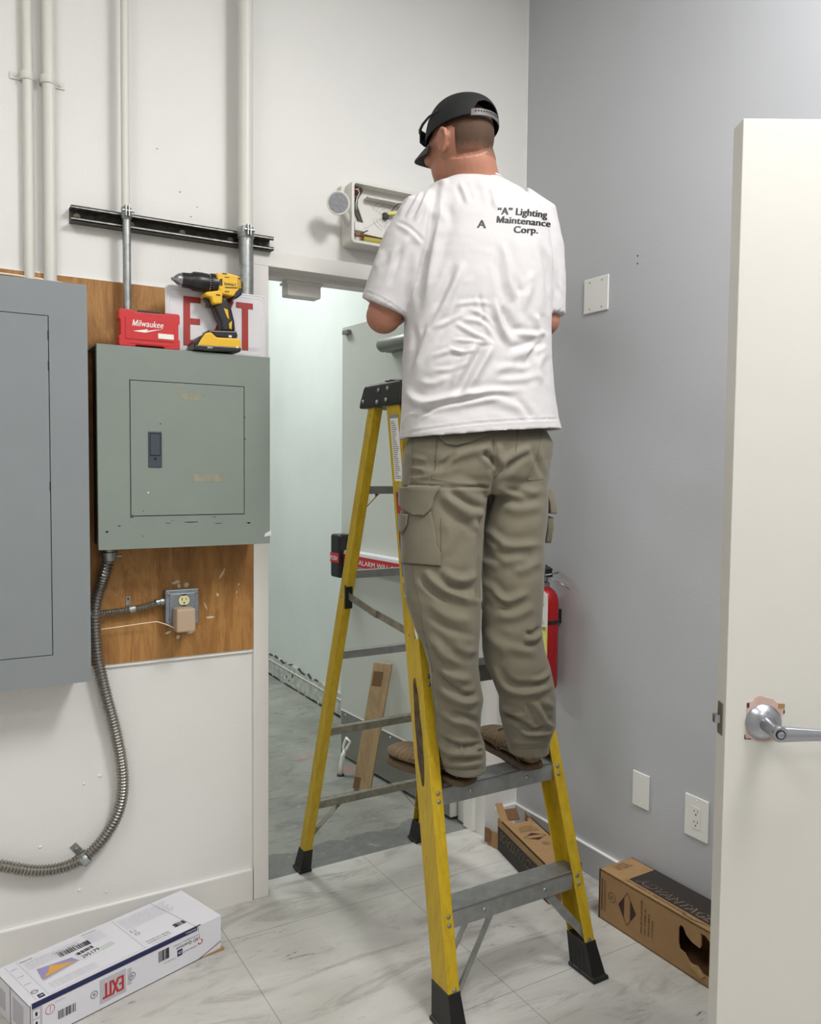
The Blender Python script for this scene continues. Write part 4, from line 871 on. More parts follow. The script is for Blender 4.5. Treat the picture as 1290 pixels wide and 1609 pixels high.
mb.build('printing', ['ink', 'navy', 'inkred', 'inkg', 'boxw', mat('print_pale_grey', 'b9b8bf', .5), 'boxlav', 'boxor', mat('label_green', 'c3cfc6', .5)], th)
adopt(th)
# 2./3. extinguisher cartons
def carton(name, lab, o, l, w, h, ln, wn, hn, holes):
    """open-ended corrugated carton; holes: dict face -> polygon outlines (in s,t metres) of the outer face"""
    th = thing(name, lab, 'box', o+ln*l/2+wn*w/2); t = .004
    mb = MB()
    f = {'bottom': (o, ln*l, wn*w, hn*t), 'top': (o+hn*(h-t), ln*l, wn*w, hn*t), 'wall': (o+wn*(w-t), ln*l, wn*t, hn*h), 'side': (o, ln*l, wn*t, hn*h), 'start': (o, ln*t, wn*w, hn*h)}
    for k, (a, b, c, d) in f.items():
        if k in holes:
            pts = holes[k]
            bn, cn = (b.normalized(), d.normalized()) if k == 'side' else (b.normalized(), c.normalized())
            ex_ = c.normalized()*t if k == 'side' else d.normalized()*t
            mb.prism([a+bn*s+cn*q for s, q in pts], ex_)
        else: mb.obox(a, b, c, d)
    mb.build('carton', 'card', th)
    mb2 = MB(); q = t+.0005
    mb2.obox(o+ln*q+wn*q+hn*q, ln*(l-2*q), wn*(w-2*q), hn*.0006); mb2.obox(o+ln*q+wn*(w-q-.0008)+hn*q, ln*(l-2*q), wn*.0006, hn*(h-2*q)); mb2.build('inner_lining', 'cardi', th)
    return th
O3 = V((1.788, 1.846, .0008)); ln = V((0.0, -1, 0)); ln = V((.02, -1, 0)).normalized(); wn = V((1, .02, 0)).normalized(); L3, W3_, H3 = .47, .145, .155
side = [(0, 0), (L3-.05, 0), (L3-.035, .012), (L3-.05, .028), (L3-.08, .030), (L3-.12, .040), (L3-.138, .056), (L3-.155, .060), (L3-.160, .075), (L3-.160, .118), (L3-.154, .130), (L3-.143, .127), (L3-.135, .112), (L3-.115, .100), (L3-.088, .096), (L3-.084, .104), (L3-.084, .132), (L3-.088, .138), (L3-.072, .140), (L3-.02, .105), (L3, .10), (L3, H3), (0, H3)]
th3 = carton('extinguisher_box', 'brown carton against the grey wall with dark band, torn open at its near end', O3, L3, W3_, H3, ln, wn, Z_, {'side': side})
mb = MB(); S = lambda s, z: O3+ln*s+Z_*z; T = lambda s, w: O3+ln*s+wn*w+Z_*H3; ns = -wn
mb.obox(T(.095, .030)+Z_*.0003, ln*(L3-.115), wn*(W3_-.032), Z_*.0004, 0)
put_text(mb, 'ADVANTAGE', T(.115, .038)+Z_*.0006, ln, wn, .046, .02, w=.262, n=Z_, mi=2, shear=.25)
put_text(mb, 'ADVANTAGE', T(.117, .041)+Z_*.0010, ln, wn, .040, -.005, w=.256, n=Z_, mi=0, shear=.25)
put_text(mb, 'DRY CHEMICAL FIRE EXTINGUISHER', T(.095, .016), ln, wn, .010, .012, w=.225, n=Z_, mi=1)
for k, s_ in enumerate(('5.5 POUND', 'REFILLABLE', 'DRY CHEMICAL')): put_text(mb, s_, T(.018+.011*k, .045), wn, -ln, .009, .0, w=.05+.006*k, n=Z_, mi=1)
quad(mb, T(.31, .012)+Z_*0, ln, wn, .05, .003, 1, Z_); mb.add([T(.33, .006)+Z_*.0006, T(.38, .02)+Z_*.0006, T(.42, .032)+Z_*.0006, T(.36, .018)+Z_*.0006], [(0, 1, 2, 3)], 1)
# side face print
mb.obox(S(0, 0)-wn*.0002, ln*.006, Z_*H3, -wn*.0003, 1)
for s_, w_ in ((.012, .0035), (.022, .0012), (.028, .0012)): quad(mb, S(s_, .03), ln, Z_, w_, .10, 1, ns)
ringpoly(mb, S(.056, .088), ln, Z_, .014, .0155, 28, 1); put_text(mb, 'UL', S(.048, .083), ln, Z_, .014, .01, w=.016, n=ns, mi=1)
c = (.118, .080); dm = [(0, .050), (.034, 0), (0, -.050), (-.034, 0)]
for i in range(4):
    a, b = dm[i], dm[(i+1) % 4]; seg(mb, S(c[0]+a[0], c[1]+a[1]), S(c[0]+b[0], c[1]+b[1]), ns, .002, 1)
for sg in (-1, 1): mb.add([S(c[0]+sg*.034, c[1])-wn*.0006, S(c[0]+sg*.012, c[1]+.032)-wn*.0006, S(c[0]+sg*.012, c[1]-.032)-wn*.0006], [(0, 1, 2)], 1)
for k, s_ in enumerate(('FIRE EXTINGUISHER', 'DRY CHEMICAL', 'REFILLABLE', '5.5 POUND')): put_text(mb, s_, S(.178+.014*k, .035+.002*k), Z_, -ln, .009, .006, w=.094-.014*k if k else .1, n=ns, mi=1)
mb.build('printing', ['cardink', 'cardink2', mat('print_tan', '8d7a66', .7)], th3)
mb = MB(); mb.prism([S(L3-.12, .036), S(L3-.08, .012), S(L3-.065, .026), S(L3-.09, .045)], -wn*.006+V((0, 0, .004))); mb.build('torn_flap', mat('torn_cardboard', 'a5885c', .9, var=.2, vs=60), th3); adopt(th3)
# carton behind the ladder
O2 = V((1.785, 2.372, .0008)); l2 = (V((1.70, 1.985, 0))-V((1.785, 2.372, 0))).normalized(); w2 = V((-l2.y, l2.x, 0)); w2 = w2 if w2.x > 0 else -w2; L2, W2, H2 = .40, .120, .118
top = [(.035, 0), (L2, 0), (L2, W2), (.03, W2), (.035, .10), (.055, .098), (.06, .035), (.03, .03)]
th2 = carton('extinguisher_box', 'brown carton lying in the corner behind the ladder with its end flaps open', O2, L2, W2, H2, l2, w2, Z_, {'top': top, 'start': [(0, 0), (0.001, 0), (.001, .001)]})
S2 = lambda s, z, h=0: O2+l2*s+Z_*z-w2*h; T2 = lambda s, w: O2+l2*s+w2*w+Z_*H2
mb = MB(); mb.obox(S2(.005, .002)-w2*.0002, l2*(L2-.01), Z_*.088, -w2*.0004, 0)
n3 = -w2; put_text(mb, 'ADVANTAGE', S2(.30, .078, .0006), -l2, -Z_, .044, .02, w=.27, n=n3, mi=2, shear=.25); put_text(mb, 'ADVANTAGE', S2(.298, .076, .0010), -l2, -Z_, .038, -.005, w=.264, n=n3, mi=0, shear=.25)
for k, s_ in enumerate(('FIRE EXTINGUISHER', 'DRY CHEMICAL', 'REFILLABLE', '5.5 POUND')): put_text(mb, s_, T2(.135-.012*k, .026+.004*k), w2, -l2, .008, .006, w=.072-.006*k, n=Z_, mi=1)
c = (.178, .062)
for i in range(4):
    a, b = dm[i], dm[(i+1) % 4]; seg(mb, T2(c[0]+a[0]*.8, c[1]+a[1]*.85), T2(c[0]+b[0]*.8, c[1]+b[1]*.85), Z_, .002, 1)
for sg in (-1, 1): mb.add([T2(c[0]+sg*.027, c[1])+Z_*.0006, T2(c[0]+sg*.010, c[1]+.027)+Z_*.0006, T2(c[0]+sg*.010, c[1]-.027)+Z_*.0006], [(0, 1, 2)], 1)
ringpoly(mb, T2(.235, .075), l2, w2, .012, .0135, 24, 1); put_text(mb, 'UL', T2(.24, .068), w2, -l2, .012, .01, w=.014, n=Z_, mi=1)
mb.build('printing', ['cardink', 'cardink2', mat('print_tan', '8d7a66', .7)], th2)
mb = MB()
mb.obox(S2(.03, .114), -l2*.055+Z_*.045, w2*.028, V((0, .0, .003)))
mb.obox(S2(.0, .0), -l2*.045-w2*.02, Z_*.06, w2*.003); mb.obox(S2(-.03, .012)-w2*.018, -w2*.012-l2*.02, Z_*.055, l2*.003, 1)
mb.obox(O2+w2*(W2-.004)+Z_*.02, -l2*.05+w2*.02, Z_*.085, w2*.003, 1); mb.obox(O2+w2*.03+Z_*.10, w2*.06, -l2*.03+Z_*.03, V((0, 0, .003)), 1)
mb.build('flap', ['card', 'cardi'], th2); adopt(th2)
# ================================================================== step ladder
LB = V((1.333, 2.08, 0)); ladder = thing('step_ladder', 'yellow fibreglass step ladder with grey metal steps standing in the doorway', 'ladder', LB)
XC = 1.333
def xo(z, s): return XC + s*(.248-.047*z)          # outer face of the webs
def yf(z): return 1.615+.265*z
def yr(z): return 2.602-.238*z
def crail(mb, z0, z1, s, y0f, dep, fl, wt=.004, mi=0):
    rings = []
    for z in (z0, z1):
        x, y = xo(z, s), y0f(z); i = -s
        pts = [(x, y), (x+i*fl, y), (x+i*fl, y+dep*.07), (x+i*wt, y+dep*.09), (x+i*wt, y+dep*.91), (x+i*fl, y+dep*.93), (x+i*fl, y+dep), (x, y+dep)]
        rings.append([(a, b, z) for a, b in pts])
    o = len(mb.v); mb.v += rings[0]+rings[1]
    for k in range(8): mb.f.append((o+k, o+(k+1) % 8, o+8+(k+1) % 8, o+8+k)); mb.m.append(mi)
    for b in (0, 8): mb.f.append(tuple(o+b+k for k in (0, 1, 2, 3))); mb.f.append(tuple(o+b+k for k in (4, 5, 6, 7))); mb.f.append(tuple(o+b+k for k in (0, 3, 4, 7))); mb.m += [mi]*3
FD, FL = .076, .034; RD = .040
rails = {}
for s in (-1, 1):
    mb = MB(); crail(mb, .05, 1.60, s, yf, FD, FL); rails[s] = mb.build('front_rail', 'yellow', ladder, bevel=.0015)
    mb = MB(); crail(mb, .05, 1.60, s, lambda z: yr(z)-RD, RD, .030); rr = mb.build('rear_rail', 'yellow', ladder, bevel=.0015)
    # rubber feet
    mb = MB(); rings = []
    for z, e, fo in ((0.001, .016, .018), (.010, .016, .018), (.012, .010, .012), (.085, .003, .003), (.095, .003, .002)):
        x, y = xo(z, s), yf(z); xa, xb = sorted((x+s*e*.7, x-s*(FL+e*.6))); rings.append([(xa, y-fo, z), (xb, y-fo, z), (xb, y+FD+fo*.6, z), (xa, y+FD+fo*.6, z)])
    mb.loft(rings)
    ft = mb.build('foot', 'black', ladder, bevel=.004, seg=3)
    mb = MB()
    for dy in (.02, .055): mb.obox((xo(.04, s)-s*(FL+.012)-.001, yf(.04)+dy, .012), (.002, 0, 0), (0, .002, 0), (0, .01, .06))
    mb.build('tread_rib', 'blackp', ft)
    mb = MB(); rings = []
    for z, e, fo in ((0.001, .012, .016), (.010, .012, .016), (.012, .008, .011), (.085, .003, .003)):
        x, y = xo(z, s), yr(z); xa, xb = sorted((x+s*e*.7, x-s*(.030+e*.6))); rings.append([(xa, y-RD-fo*.5, z), (xb, y-RD-fo*.5, z), (xb, y+fo, z), (xa, y+fo, z)])
    mb.loft(rings); mb.build('foot', 'black', ladder, bevel=.004, seg=3)
ZS = (.275, .565, .855, 1.145, 1.43)
for z in ZS:
    x0, x1 = xo(z, -1)+.0045, xo(z, 1)-.0045; y = yf(z)+.001; mb = MB()
    mb.box((x0, y+.002, z-.003), (x1, y+FD-.002, z)); mb.box((x0+FL-.004, y-.001, z-.046), (x1-FL+.004, y+.0015, z-.0005)); mb.box((x0, y+FD-.0035, z-.034), (x1, y+FD-.001, z-.0005))
    for k in range(9): mb.box((x0, y+.006+k*.0075, z), (x1, y+.008+k*.0075, z+.0012))
    mb.box((x0+FL-.004, y-.0014, z-.003), (x1-FL+.004, y+.003, z+.0006), 1)
    st = mb.build('step', ['alu', 'chrome'], ladder)
    mb = MB()
    for fx in (.28, .72): mb.lathe([(0, -.001), (.0065, -.001), (.0065, .001), (.004, .003), (0, .0035)], (x0+(x1-x0)*fx, y-.001, z-.024), (0, -1, 0), 14)
    mb.build('rivet', 'galv', st, smooth='auto')
mb = MB()
for z in (.10,)+ZS:
    for s in (-1, 1):
        for dz in ((-.010, -.030) if z > .2 else (0,)): mb.lathe([(0, 0), (.0062, 0), (.0052, .002), (0, .0028)], (xo(z, s)-s*.019, yf(z+dz), z+dz), (0, -1, .27), 14)
for z in (.945,):
    for dy in (.018, .05): mb.lathe([(0, 0), (.004, 0), (.003, .002), (0, .0022)], (xo(z, -1), yf(z)+dy, z), (-1, 0, 0), 10)
for z in (.99, 1.01, 1.50, 1.56): mb.lathe([(0, 0), (.0035, 0), (0, .002)], (xo(z, -1), yr(z)-.02, z), (-1, 0, 0), 10)
mb.build('rivet', 'alud', ladder, smooth='auto')
ZR = (.262, .532, .803, 1.075, 1.345)
for i, z in enumerate(ZR):
    x0, x1 = xo(z, -1)+.004, xo(z, 1)-.004; y = yr(z)-.017; mb = MB(); mb.box((x0, y-.0125, z-.003), (x1, y+.0125, z)); mb.box((x0, y-.013, z-.024), (x1, y-.011, z)); mb.box((x0, y+.011, z-.018), (x1, y+.013, z))
    mb.build('rear_rung', 'alud' if i < 2 else 'alu', ladder)
def strip(mb, a, b, w, t, wd): a, b = V(a), V(b); d = b-a; wv = V(wd).normalized(); n = d.cross(wv).normalized(); mb.obox(a-wv*w/2-n*t/2, d, wv*w, n*t)
mb = MB(); z = .25; yb = yf(.12)+.012
strip(mb, (1.262, yf(z)+.012, .243), (xo(.10, -1)+.034, yf(.1)+.012, .075), .013, .008, (.17, 0, -.15))
mb.build('brace', 'alu', ladder)
mb = MB(); strip(mb, (1.24, yf(z)+FD-.014, .243), (xo(.10, -1)+.02, yf(.1)+FD-.012, .10), .018, .002, (0, 1, 0)); mb.build('brace', 'alu', ladder)
mb = MB(); strip(mb, (1.44, yf(z)+.02, .245), (xo(.10, 1)-.02, yf(.1)+.004+.006, .105), .022, .003, (.14, 0, .12)); mb.build('brace', 'alu', ladder)
mb = MB(); strip(mb, (1.44, yf(z)+FD-.014, .243), (xo(.10, 1)-.02, yf(.1)+FD-.012, .10), .018, .002, (0, 1, 0)); mb.build('brace', 'alu', ladder)
for s in (-1, 1):
    mb = MB(); strip(mb, (XC+s*.12, yr(.25)-.02, .24), (xo(.12, s)-s*.01, yr(.12)-.02, .115), .022, .003, (0, 1, .2)); mb.build('rear_brace', 'alud', ladder)
    mb = MB(); strip(mb, (xo(1.3, s)-s*.006, yr(1.25)-.02, 1.255), (xo(1.3, s)-s*.07, yr(1.33)-.02, 1.325), .024, .003, (0, 1, .2)); mb.build('rear_brace', 'alud', ladder)
    a = V((xo(1.0, s)-s*.012, yr(1.0)-RD-.002, .995)); b = V((xo(.93, s)-s*.012, yf(.93)+FD, .945)); m_ = a.lerp(b, .5)+V((0, 0, -.004))
    mb = MB(); strip(mb, a, m_, .003, .022, (1, 0, 0)); strip(mb, m_+V((-s*.004, .02, .002)), b+V((-s*.004, 0, 0)), .003, .022, (1, 0, 0)); mb.lathe([(0, -.006), (.006, -.006), (.006, .006), (0, .006)], m_, (1, 0, 0), 12)
    mb.build('spreader', 'alud', ladder)
    mb = MB(); mb.box((min(a.x-.012, a.x+.012), a.y-.004, .955), (a.x+.012, a.y+.004, 1.03)); mb.build('spreader_bracket', 'blackp', ladder)
# cap
mb = MB(); rings = []
for z, ex_, y0, y1 in ((1.583, .184, 2.014, 2.268), (1.600, .183, 2.016, 2.265), (1.643, .177, 2.022, 2.252), (1.654, .174, 2.026, 2.246)):
    rings.append([(XC-ex_, y0, z), (XC+ex_, y0, z), (XC+ex_, y1, z), (XC-ex_, y1, z)])
mb.loft(rings); cap_ = mb.build('top_cap', 'black', ladder, bevel=.006, seg=3)
mb = MB()
for s in (-1, 1):
    for y, z in ((2.240, 1.603), (2.15, 1.597), (2.15, 1.632), (2.095, 1.60), (2.095, 1.634)): mb.lathe([(0, -.002), (.0065, -.002), (.0065, .001), (.004, .003), (0, .0035)], (XC+s*(.1835-.14*(z-1.6)), y, z), (s, 0, .2), 14)
mb.build('bolt', 'galv', cap_, smooth='auto')
# stickers on the left front rail
def wp(z, w, h=0.): return V((xo(z, -1)-.0006-h, yf(z)+w, z))
def sticker(z0, z1, w0, w1, m, name='label'):
    mb = MB(); mb.prism([wp(z0, w0), wp(z0-.012, w1) if False else wp(z0, w1), wp(z1, w1), wp(z1, w0)], (-.0005, 0, 0)); return mb.build(name, m, ladder)
st = sticker(1.365, 1.545, .012, .058, 'paper')
mb = MB(); q = random.Random(2)
for k in range(30):
    z = 1.372+.0056*k; w = q.uniform(.018, .034); mb.prism([wp(z, .054, .0006), wp(z+.0026, .054, .0006), wp(z+.0026, .054-w, .0006), wp(z, .054-w, .0006)], (-.0002, 0, 0))
mb.prism([wp(1.545, .010, .0002), wp(1.555, .010, .0002), wp(1.555, .062, .0002), wp(1.545, .062, .0002)], (-.0003, 0, 0)); mb.build('fine_print', 'inkg', st)
sticker(1.20, 1.335, .012, .060, 'redlab'); sticker(1.12, 1.20, .012, .035, 'paper'); sticker(1.10, 1.21, .036, .060, 'bluelab'); sticker(1.045, 1.098, .012, .056, 'paper')
mb = MB(); mb.prism([wp(1.318, .02, .0008), wp(1.318, .05, .0008), wp(1.33, .05, .0008), wp(1.33, .02, .0008)], (-.0002, 0, 0)); mb.build('label_print', 'ink', ladder); mb = MB(); bars(mb, wp(1.05, .052, .001), V((0, -1, 0)), V((0, .265, 1)), .036, .035, 14, 0, 4); mb.build('label_print', 'ink', ladder)
mb = MB(); pts = []
for k in range(24):
    a = 2*PI*k/24; z = .70+.13*math.sin(a)*(1+.1*random.random()); pts.append(wp(z, .040+.017*math.cos(a)*(.8+.3*random.random()), 0))
mb.prism(pts, (-.0004, 0, 0)); mb.build('worn_sticker', mat('worn_sticker', '4a3a26', .7, var=.7, vs=55), ladder)
mb = MB(); pts = []
for k in range(20):
    a = 2*PI*k/20; pts.append(wp(.99+.05*math.sin(a), .008+.010*math.cos(a)))
mb.prism(pts, (-.0004, 0, 0)); mb.build('oval_label', 'paper', ladder)
adopt(ladder)
pz = 1.6555; th = thing('marker_pen', 'thin dark marker lying on top of the ladder cap', 'pen', (1.22, 2.14, pz))
a = V((1.178, 2.155, pz+.005)); d = V((.95, -.3, 0)).normalized(); mb = MB(); mb.lathe([(0, 0), (.0015, .001), (.0028, .012), (.0055, .016), (.0062, .05), (.0062, .07), (0, .07)], a, d, 14); mb.build('cap', 'blackp', th, smooth='auto')
mb = MB(); mb.lathe([(0, .03), (.0066, .03), (.0066, .135), (0, .135)], a, d, 14); mb.build('barrel', 'galv', th, smooth='auto'); adopt(th)
# ================================================================== the man on the ladder
TH = math.radians(17); AX = RH*math.cos(TH)+FH*math.sin(TH); AY = FH*math.cos(TH)-RH*math.sin(TH)   # his right hand side, his front
def sec(u0, u1, v, dep, b, rot=True, p=2.3, n=56, tilt=0.):
    c = at((u0+u1)/2, v, dep); w = (u1-u0)/2/FPX*dep
    ax, ay = (AX, AY) if rot else (RH, FH)
    if rot:
        a2 = (w*w-(b*math.sin(TH))**2)/math.cos(TH)**2; a = math.sqrt(max(a2, (w*.6)**2))
    else: a = w
    out = []
    for k in range(n):
        t = 2*PI*k/n; ct, st = math.cos(t), math.sin(t)
        x = math.copysign(abs(ct)**(2/p), ct); y = math.copysign(abs(st)**(2/p), st)
        q = c + ax*a*x + ay*b*y; q.z = c.z + tilt*x; out.append(q)
    return out
def dring(ring, s, dz=0.):
    c = V((0, 0, 0))
    for q in ring: c += q
    c /= len(ring); return [c+(q-c)*s+V((0, 0, dz)) for q in ring]
def fuse(mb, voxel, it=3, fac=.5):
    me = bpy.data.meshes.new('t'); me.from_pydata(mb.v, [], mb.f); me.update()
    bm = bmesh.new(); bm.from_mesh(me); bmesh.ops.recalc_face_normals(bm, faces=bm.faces); bm.to_mesh(me); bm.free()
    o = bpy.data.objects.new('t', me); COL.objects.link(o)
    r = o.modifiers.new('r', 'REMESH'); r.mode = 'VOXEL'; r.voxel_size = voxel
    if it: s = o.modifiers.new('s', 'SMOOTH'); s.iterations = it; s.factor = fac
    bpy.context.view_layer.update()
    out = bpy.data.meshes.new_from_object(o.evaluated_get(bpy.context.evaluated_depsgraph_get()))
    bpy.data.objects.remove(o); return out
def coords(me):
    a = np.empty(len(me.vertices)*3); me.vertices.foreach_get('co', a); return a.reshape(-1, 3)
def normals(me):
    a = np.empty(len(me.vertices)*3); me.vertices.foreach_get('normal', a); return a.reshape(-1, 3)
NR, NU, NF, NC = (np.array(q) for q in (_r, _u, _f, CAM))
def project(P): d = P-NC; z = d@NF; return 645+FPX*(d@NR)/z, 804.5-FPX*(d@NU)/z
def pl_dist(x, y, pts):
    best = np.full(len(x), 1e9); tt = np.zeros(len(x)); L = [0]
    for a, b in zip(pts[:-1], pts[1:]): L.append(L[-1]+math.hypot(b[0]-a[0], b[1]-a[1]))
    for i, (a, b) in enumerate(zip(pts[:-1], pts[1:])):
        dx, dy = b[0]-a[0], b[1]-a[1]; l2 = dx*dx+dy*dy
        t = np.clip(((x-a[0])*dx+(y-a[1])*dy)/l2, 0, 1); d = np.hypot(x-a[0]-t*dx, y-a[1]-t*dy)
        m = d < best; best[m] = d[m]; tt[m] = (L[i]+t[m]*math.sqrt(l2))/L[-1]
    return best, tt
def smoothline(pts, n=2):
    for _ in range(n):
        Q = [pts[0]]
        for a, b in zip(pts[:-1], pts[1:]): Q += [(a[0]*.75+b[0]*.25, a[1]*.75+b[1]*.25), (a[0]*.25+b[0]*.75, a[1]*.25+b[1]*.75)]
        pts = Q+[pts[-1]]
    return pts
def sine_noise(P, k, seed, n=14):
    g = np.random.default_rng(seed); out = np.zeros(len(P))
    for _ in range(n):
        d = g.normal(size=3); d /= np.linalg.norm(d); out += np.sin(P@(d*k*g.uniform(.6, 1.6))+g.uniform(0, 6.28))
    return out/math.sqrt(n)
def drape(me, folds, ox, oy, sc, noise=(), mx=1.):
    """cloth folds: (polyline, half width, height in mm) authored on the side seen in the photo, plus all-round creasing"""
    P = coords(me); Nn = normals(me); x, y = project(P)
    view = NC-P; view /= np.linalg.norm(view, axis=1)[:, None]; face = np.clip((Nn*view).sum(1)*2.5, 0, 1)
    disp = np.zeros(len(P))
    for f in folds:
        pts, w, h = f[:3]; pts = smoothline([(ox+a/sc, oy+b/sc) for a, b in pts]); d, t = pl_dist(x, y, pts); w = w/sc
        tap = np.clip(np.minimum(t, 1-t)*4.5, 0, 1) if len(f) < 4 else 1.
        g = np.exp(-(d/w)**2) - .45*np.exp(-((d-w*2.0)/(w*1.1))**2)
        disp += h*.001*g*tap*face
    for k, amp, seed, stretch in noise: disp += amp*.001*sine_noise(P*np.array(stretch), k, seed)
    P = P + Nn*(disp*mx)[:, None]; me.vertices.foreach_set('co', P.ravel()); me.update()
def finish(me, name, m, parent, n_smooth=True):
    me.name = name; me.materials.clear(); me.materials.append(M[m] if isinstance(m, str) else m)
    me.polygons.foreach_set('use_smooth', [n_smooth]*len(me.polygons)); me.update()
    o = bpy.data.objects.new(name, me); COL.objects.link(o); o.parent = parent; return o
def bvh_of(me): return BVHTree.FromPolygons([tuple(v.co) for v in me.vertices], [tuple(p.vertices) for p in me.polygons])
def surf(bvh, x, y, lift=0.):
    d = ray(x, y).normalized(); h = bvh.ray_cast(CAM, d)
    if h[0] is None: return None
    n = h[1] if h[1].dot(d) < 0 else -h[1]
    return h[0]+n*lift
def surf_line(mb, bvh, pts, r, step=3., lift=0., n=6):
    out = []
    for a, b in zip(pts[:-1], pts[1:]):
        k = max(1, int(math.hypot(b[0]-a[0], b[1]-a[1])/step))
        for i in range(k): q = surf(bvh, a[0]+(b[0]-a[0])*i/k, a[1]+(b[1]-a[1])*i/k, lift); out.append(q)
    out.append(surf(bvh, *pts[-1], lift)); out = [q for q in out if q is not None]
    if len(out) > 2:
        sm = [out[0]]+[(out[i-1]+out[i]*2+out[i+1])/4 for i in range(1, len(out)-1)]+[out[-1]]
        mb.tube(sm, r, n)
def surf_patch(bvh, poly, lift, thick, name, m, parent, step=4.):
    bm = bmesh.new(); f = bm.faces.new([bm.verts.new((x, y, 0)) for x, y in poly]); bmesh.ops.triangulate(bm, faces=[f])
    for _ in range(6):
        le = [e for e in bm.edges if e.calc_length() > step]
        if not le: break
        bmesh.ops.subdivide_edges(bm, edges=le, cuts=1); bmesh.ops.triangulate(bm, faces=bm.faces)
    bad = []
    for v in bm.verts:
        q = surf(bvh, v.co.x, v.co.y, lift)
        if q is None: bad.append(v)
        else: v.co = q
    if bad: bmesh.ops.delete(bm, geom=bad, context='VERTS')
    me = bpy.data.meshes.new(name)
    for _ in range(3): bmesh.ops.smooth_vert(bm, verts=[v for v in bm.verts if not v.is_boundary], factor=.4, use_axis_x=True, use_axis_y=True, use_axis_z=True)
    bmesh.ops.recalc_face_normals(bm, faces=bm.faces); bm.to_mesh(me); bm.free()
    nrm = V((0, 0, 0))
    for p in me.polygons: nrm += p.normal
    if nrm.dot(CAM-V(me.vertices[0].co)) < 0: me.flip_normals()
    o = finish(me, name, m, parent); s = o.modifiers.new('s', 'SOLIDIFY'); s.thickness = thick; s.offset = 1; return o
man = thing('person', 'man in white printed t-shirt, khaki cargo trousers and black cap standing on the ladder', 'person', (1.33, 1.82, .566))
# ------------------------------------------------ head frame
HC = at(723, 229, 2.22); yawl, pit = math.radians(38), math.radians(0)
hf0 = FH*math.cos(yawl)-RH*math.sin(yawl); HY = hf0*math.cos(pit)-UP*math.sin(pit); HX = hf0.cross(UP).normalized(); HZ = HX.cross(HY)
HM = Matrix(((HX.x, HY.x, HZ.x, HC.x), (HX.y, HY.y, HZ.y, HC.y), (HX.z, HY.z, HZ.z, HC.z), (0, 0, 0, 1)))
HL = lambda x, y, z: HM @ V((x, y, z))
# ------------------------------------------------ arms and hands
shL, elL = at(672, 335, 2.17), at(603, 494, 2.20); wrL = at(641, 456, 2.44); haL = at(666, 420, 2.53)
shR, elR = at(838, 340, 2.30), at(853, 500, 2.30); wrR = at(806, 468, 2.53); haR = at(778, 430, 2.61)
def hand(mb, wrist, dirv, palm_n, side):
    """palm, four bent fingers and a thumb; dirv along the hand, palm_n out of the palm, side=+1 thumb on the left of it"""
    y = dirv.normalized(); z = (palm_n-y*palm_n.dot(y)).normalized(); x = y.cross(z)*side
    P = lambda a, b, c: wrist+x*a+y*b+z*c
    rings = []
    for b, hw, ht in ((-.01, .026, .020), (.02, .030, .020), (.05, .038, .017), (.085, .041, .014), (.095, .038, .011)):
        rings.append([P(hw*math.cos(t), b, ht*math.sin(t)) for t in [2*PI*k/16 for k in range(16)]])
    mb.loft(rings)
    for i, (ox, L, r) in enumerate(((-.030, .068, .0088), (-.010, .078, .0092), (.011, .074, .0090), (.031, .058, .0080))):
        c1, c2, c3 = .35+.06*i, .85+.08*i, 1.25+.08*i; p = P(ox, .075, .0); pts = [p, P(ox*1.02, .092, .001)]; q = pts[-1]
        for fr, an in ((.42, c1), (.33, c2), (.25, c3)):
            q = q + (y*math.cos(an)+z*math.sin(an))*L*fr; pts.append(q)
        mb.tube(pts, [r*1.05, r*1.08, r, r*.93, r*.75], 10)
    pts = [P(-.022, .015, .006), P(-.042, .04, .014), P(-.052, .065, .024), P(-.048, .088, .034), P(-.042, .100, .040)]
    mb.tube(pts, [.014, .0125, .0105, .010, .0075], 10)
body = MB()
# torso core, neck
body.loft([sec(672, 820, 330, 2.24, .07), sec(665, 850, 400, 2.24, .10), sec(660, 850, 500, 2.24, .11), sec(665, 845, 600, 2.23, .10), sec(675, 840, 690, 2.22, .09), sec(675, 840, 735, 2.22, .09)])
nb = at(745, 300, 2.24)
nk1 = HL(0, -.035, -.03); body.tube([nb-UP*.05, nb]+[nb.lerp(nk1, t) for t in (.2, .4, .6, .8, 1.)], [.095, .080, .075, .0715, .0695, .068, .064], 28); body.ell(nb-UP*.01-FH*.01, .105, .085, .040)
for s, e, w, h, ba in ((shL, elL, wrL, haL, 0), (shR, elR, wrR, haR, 1)):
    body.tube([s, s.lerp(e, .35), s.lerp(e, .7), e], [.062, .060, .054, .047], 18)
    body.ell(e+V((0, 0, -.006)), .048, .048, .046, 0, 18, 12)
    body.tube([e, e.lerp(w, .22), e.lerp(w, .6), w, w.lerp(h, .3)], [.047, .054, .044, .031, .028], 18)
hand(body, wrL, haL-wrL, V((.5, .3, -.6)), 1); hand(body, wrR, haR-wrR, V((-.5, .3, -.6)), -1)
# legs inside the trousers
for pts in ([at(700, 740, 2.2), at(697, 930, 2.17), at(722, 1120, 2.18), at(735, 1196, 2.19)], [at(815, 740, 2.26), at(808, 930, 2.24), at(830, 1100, 2.23), at(834, 1168, 2.255)]):
    body.tube(pts, [.078, .055, .045, .036], 18)
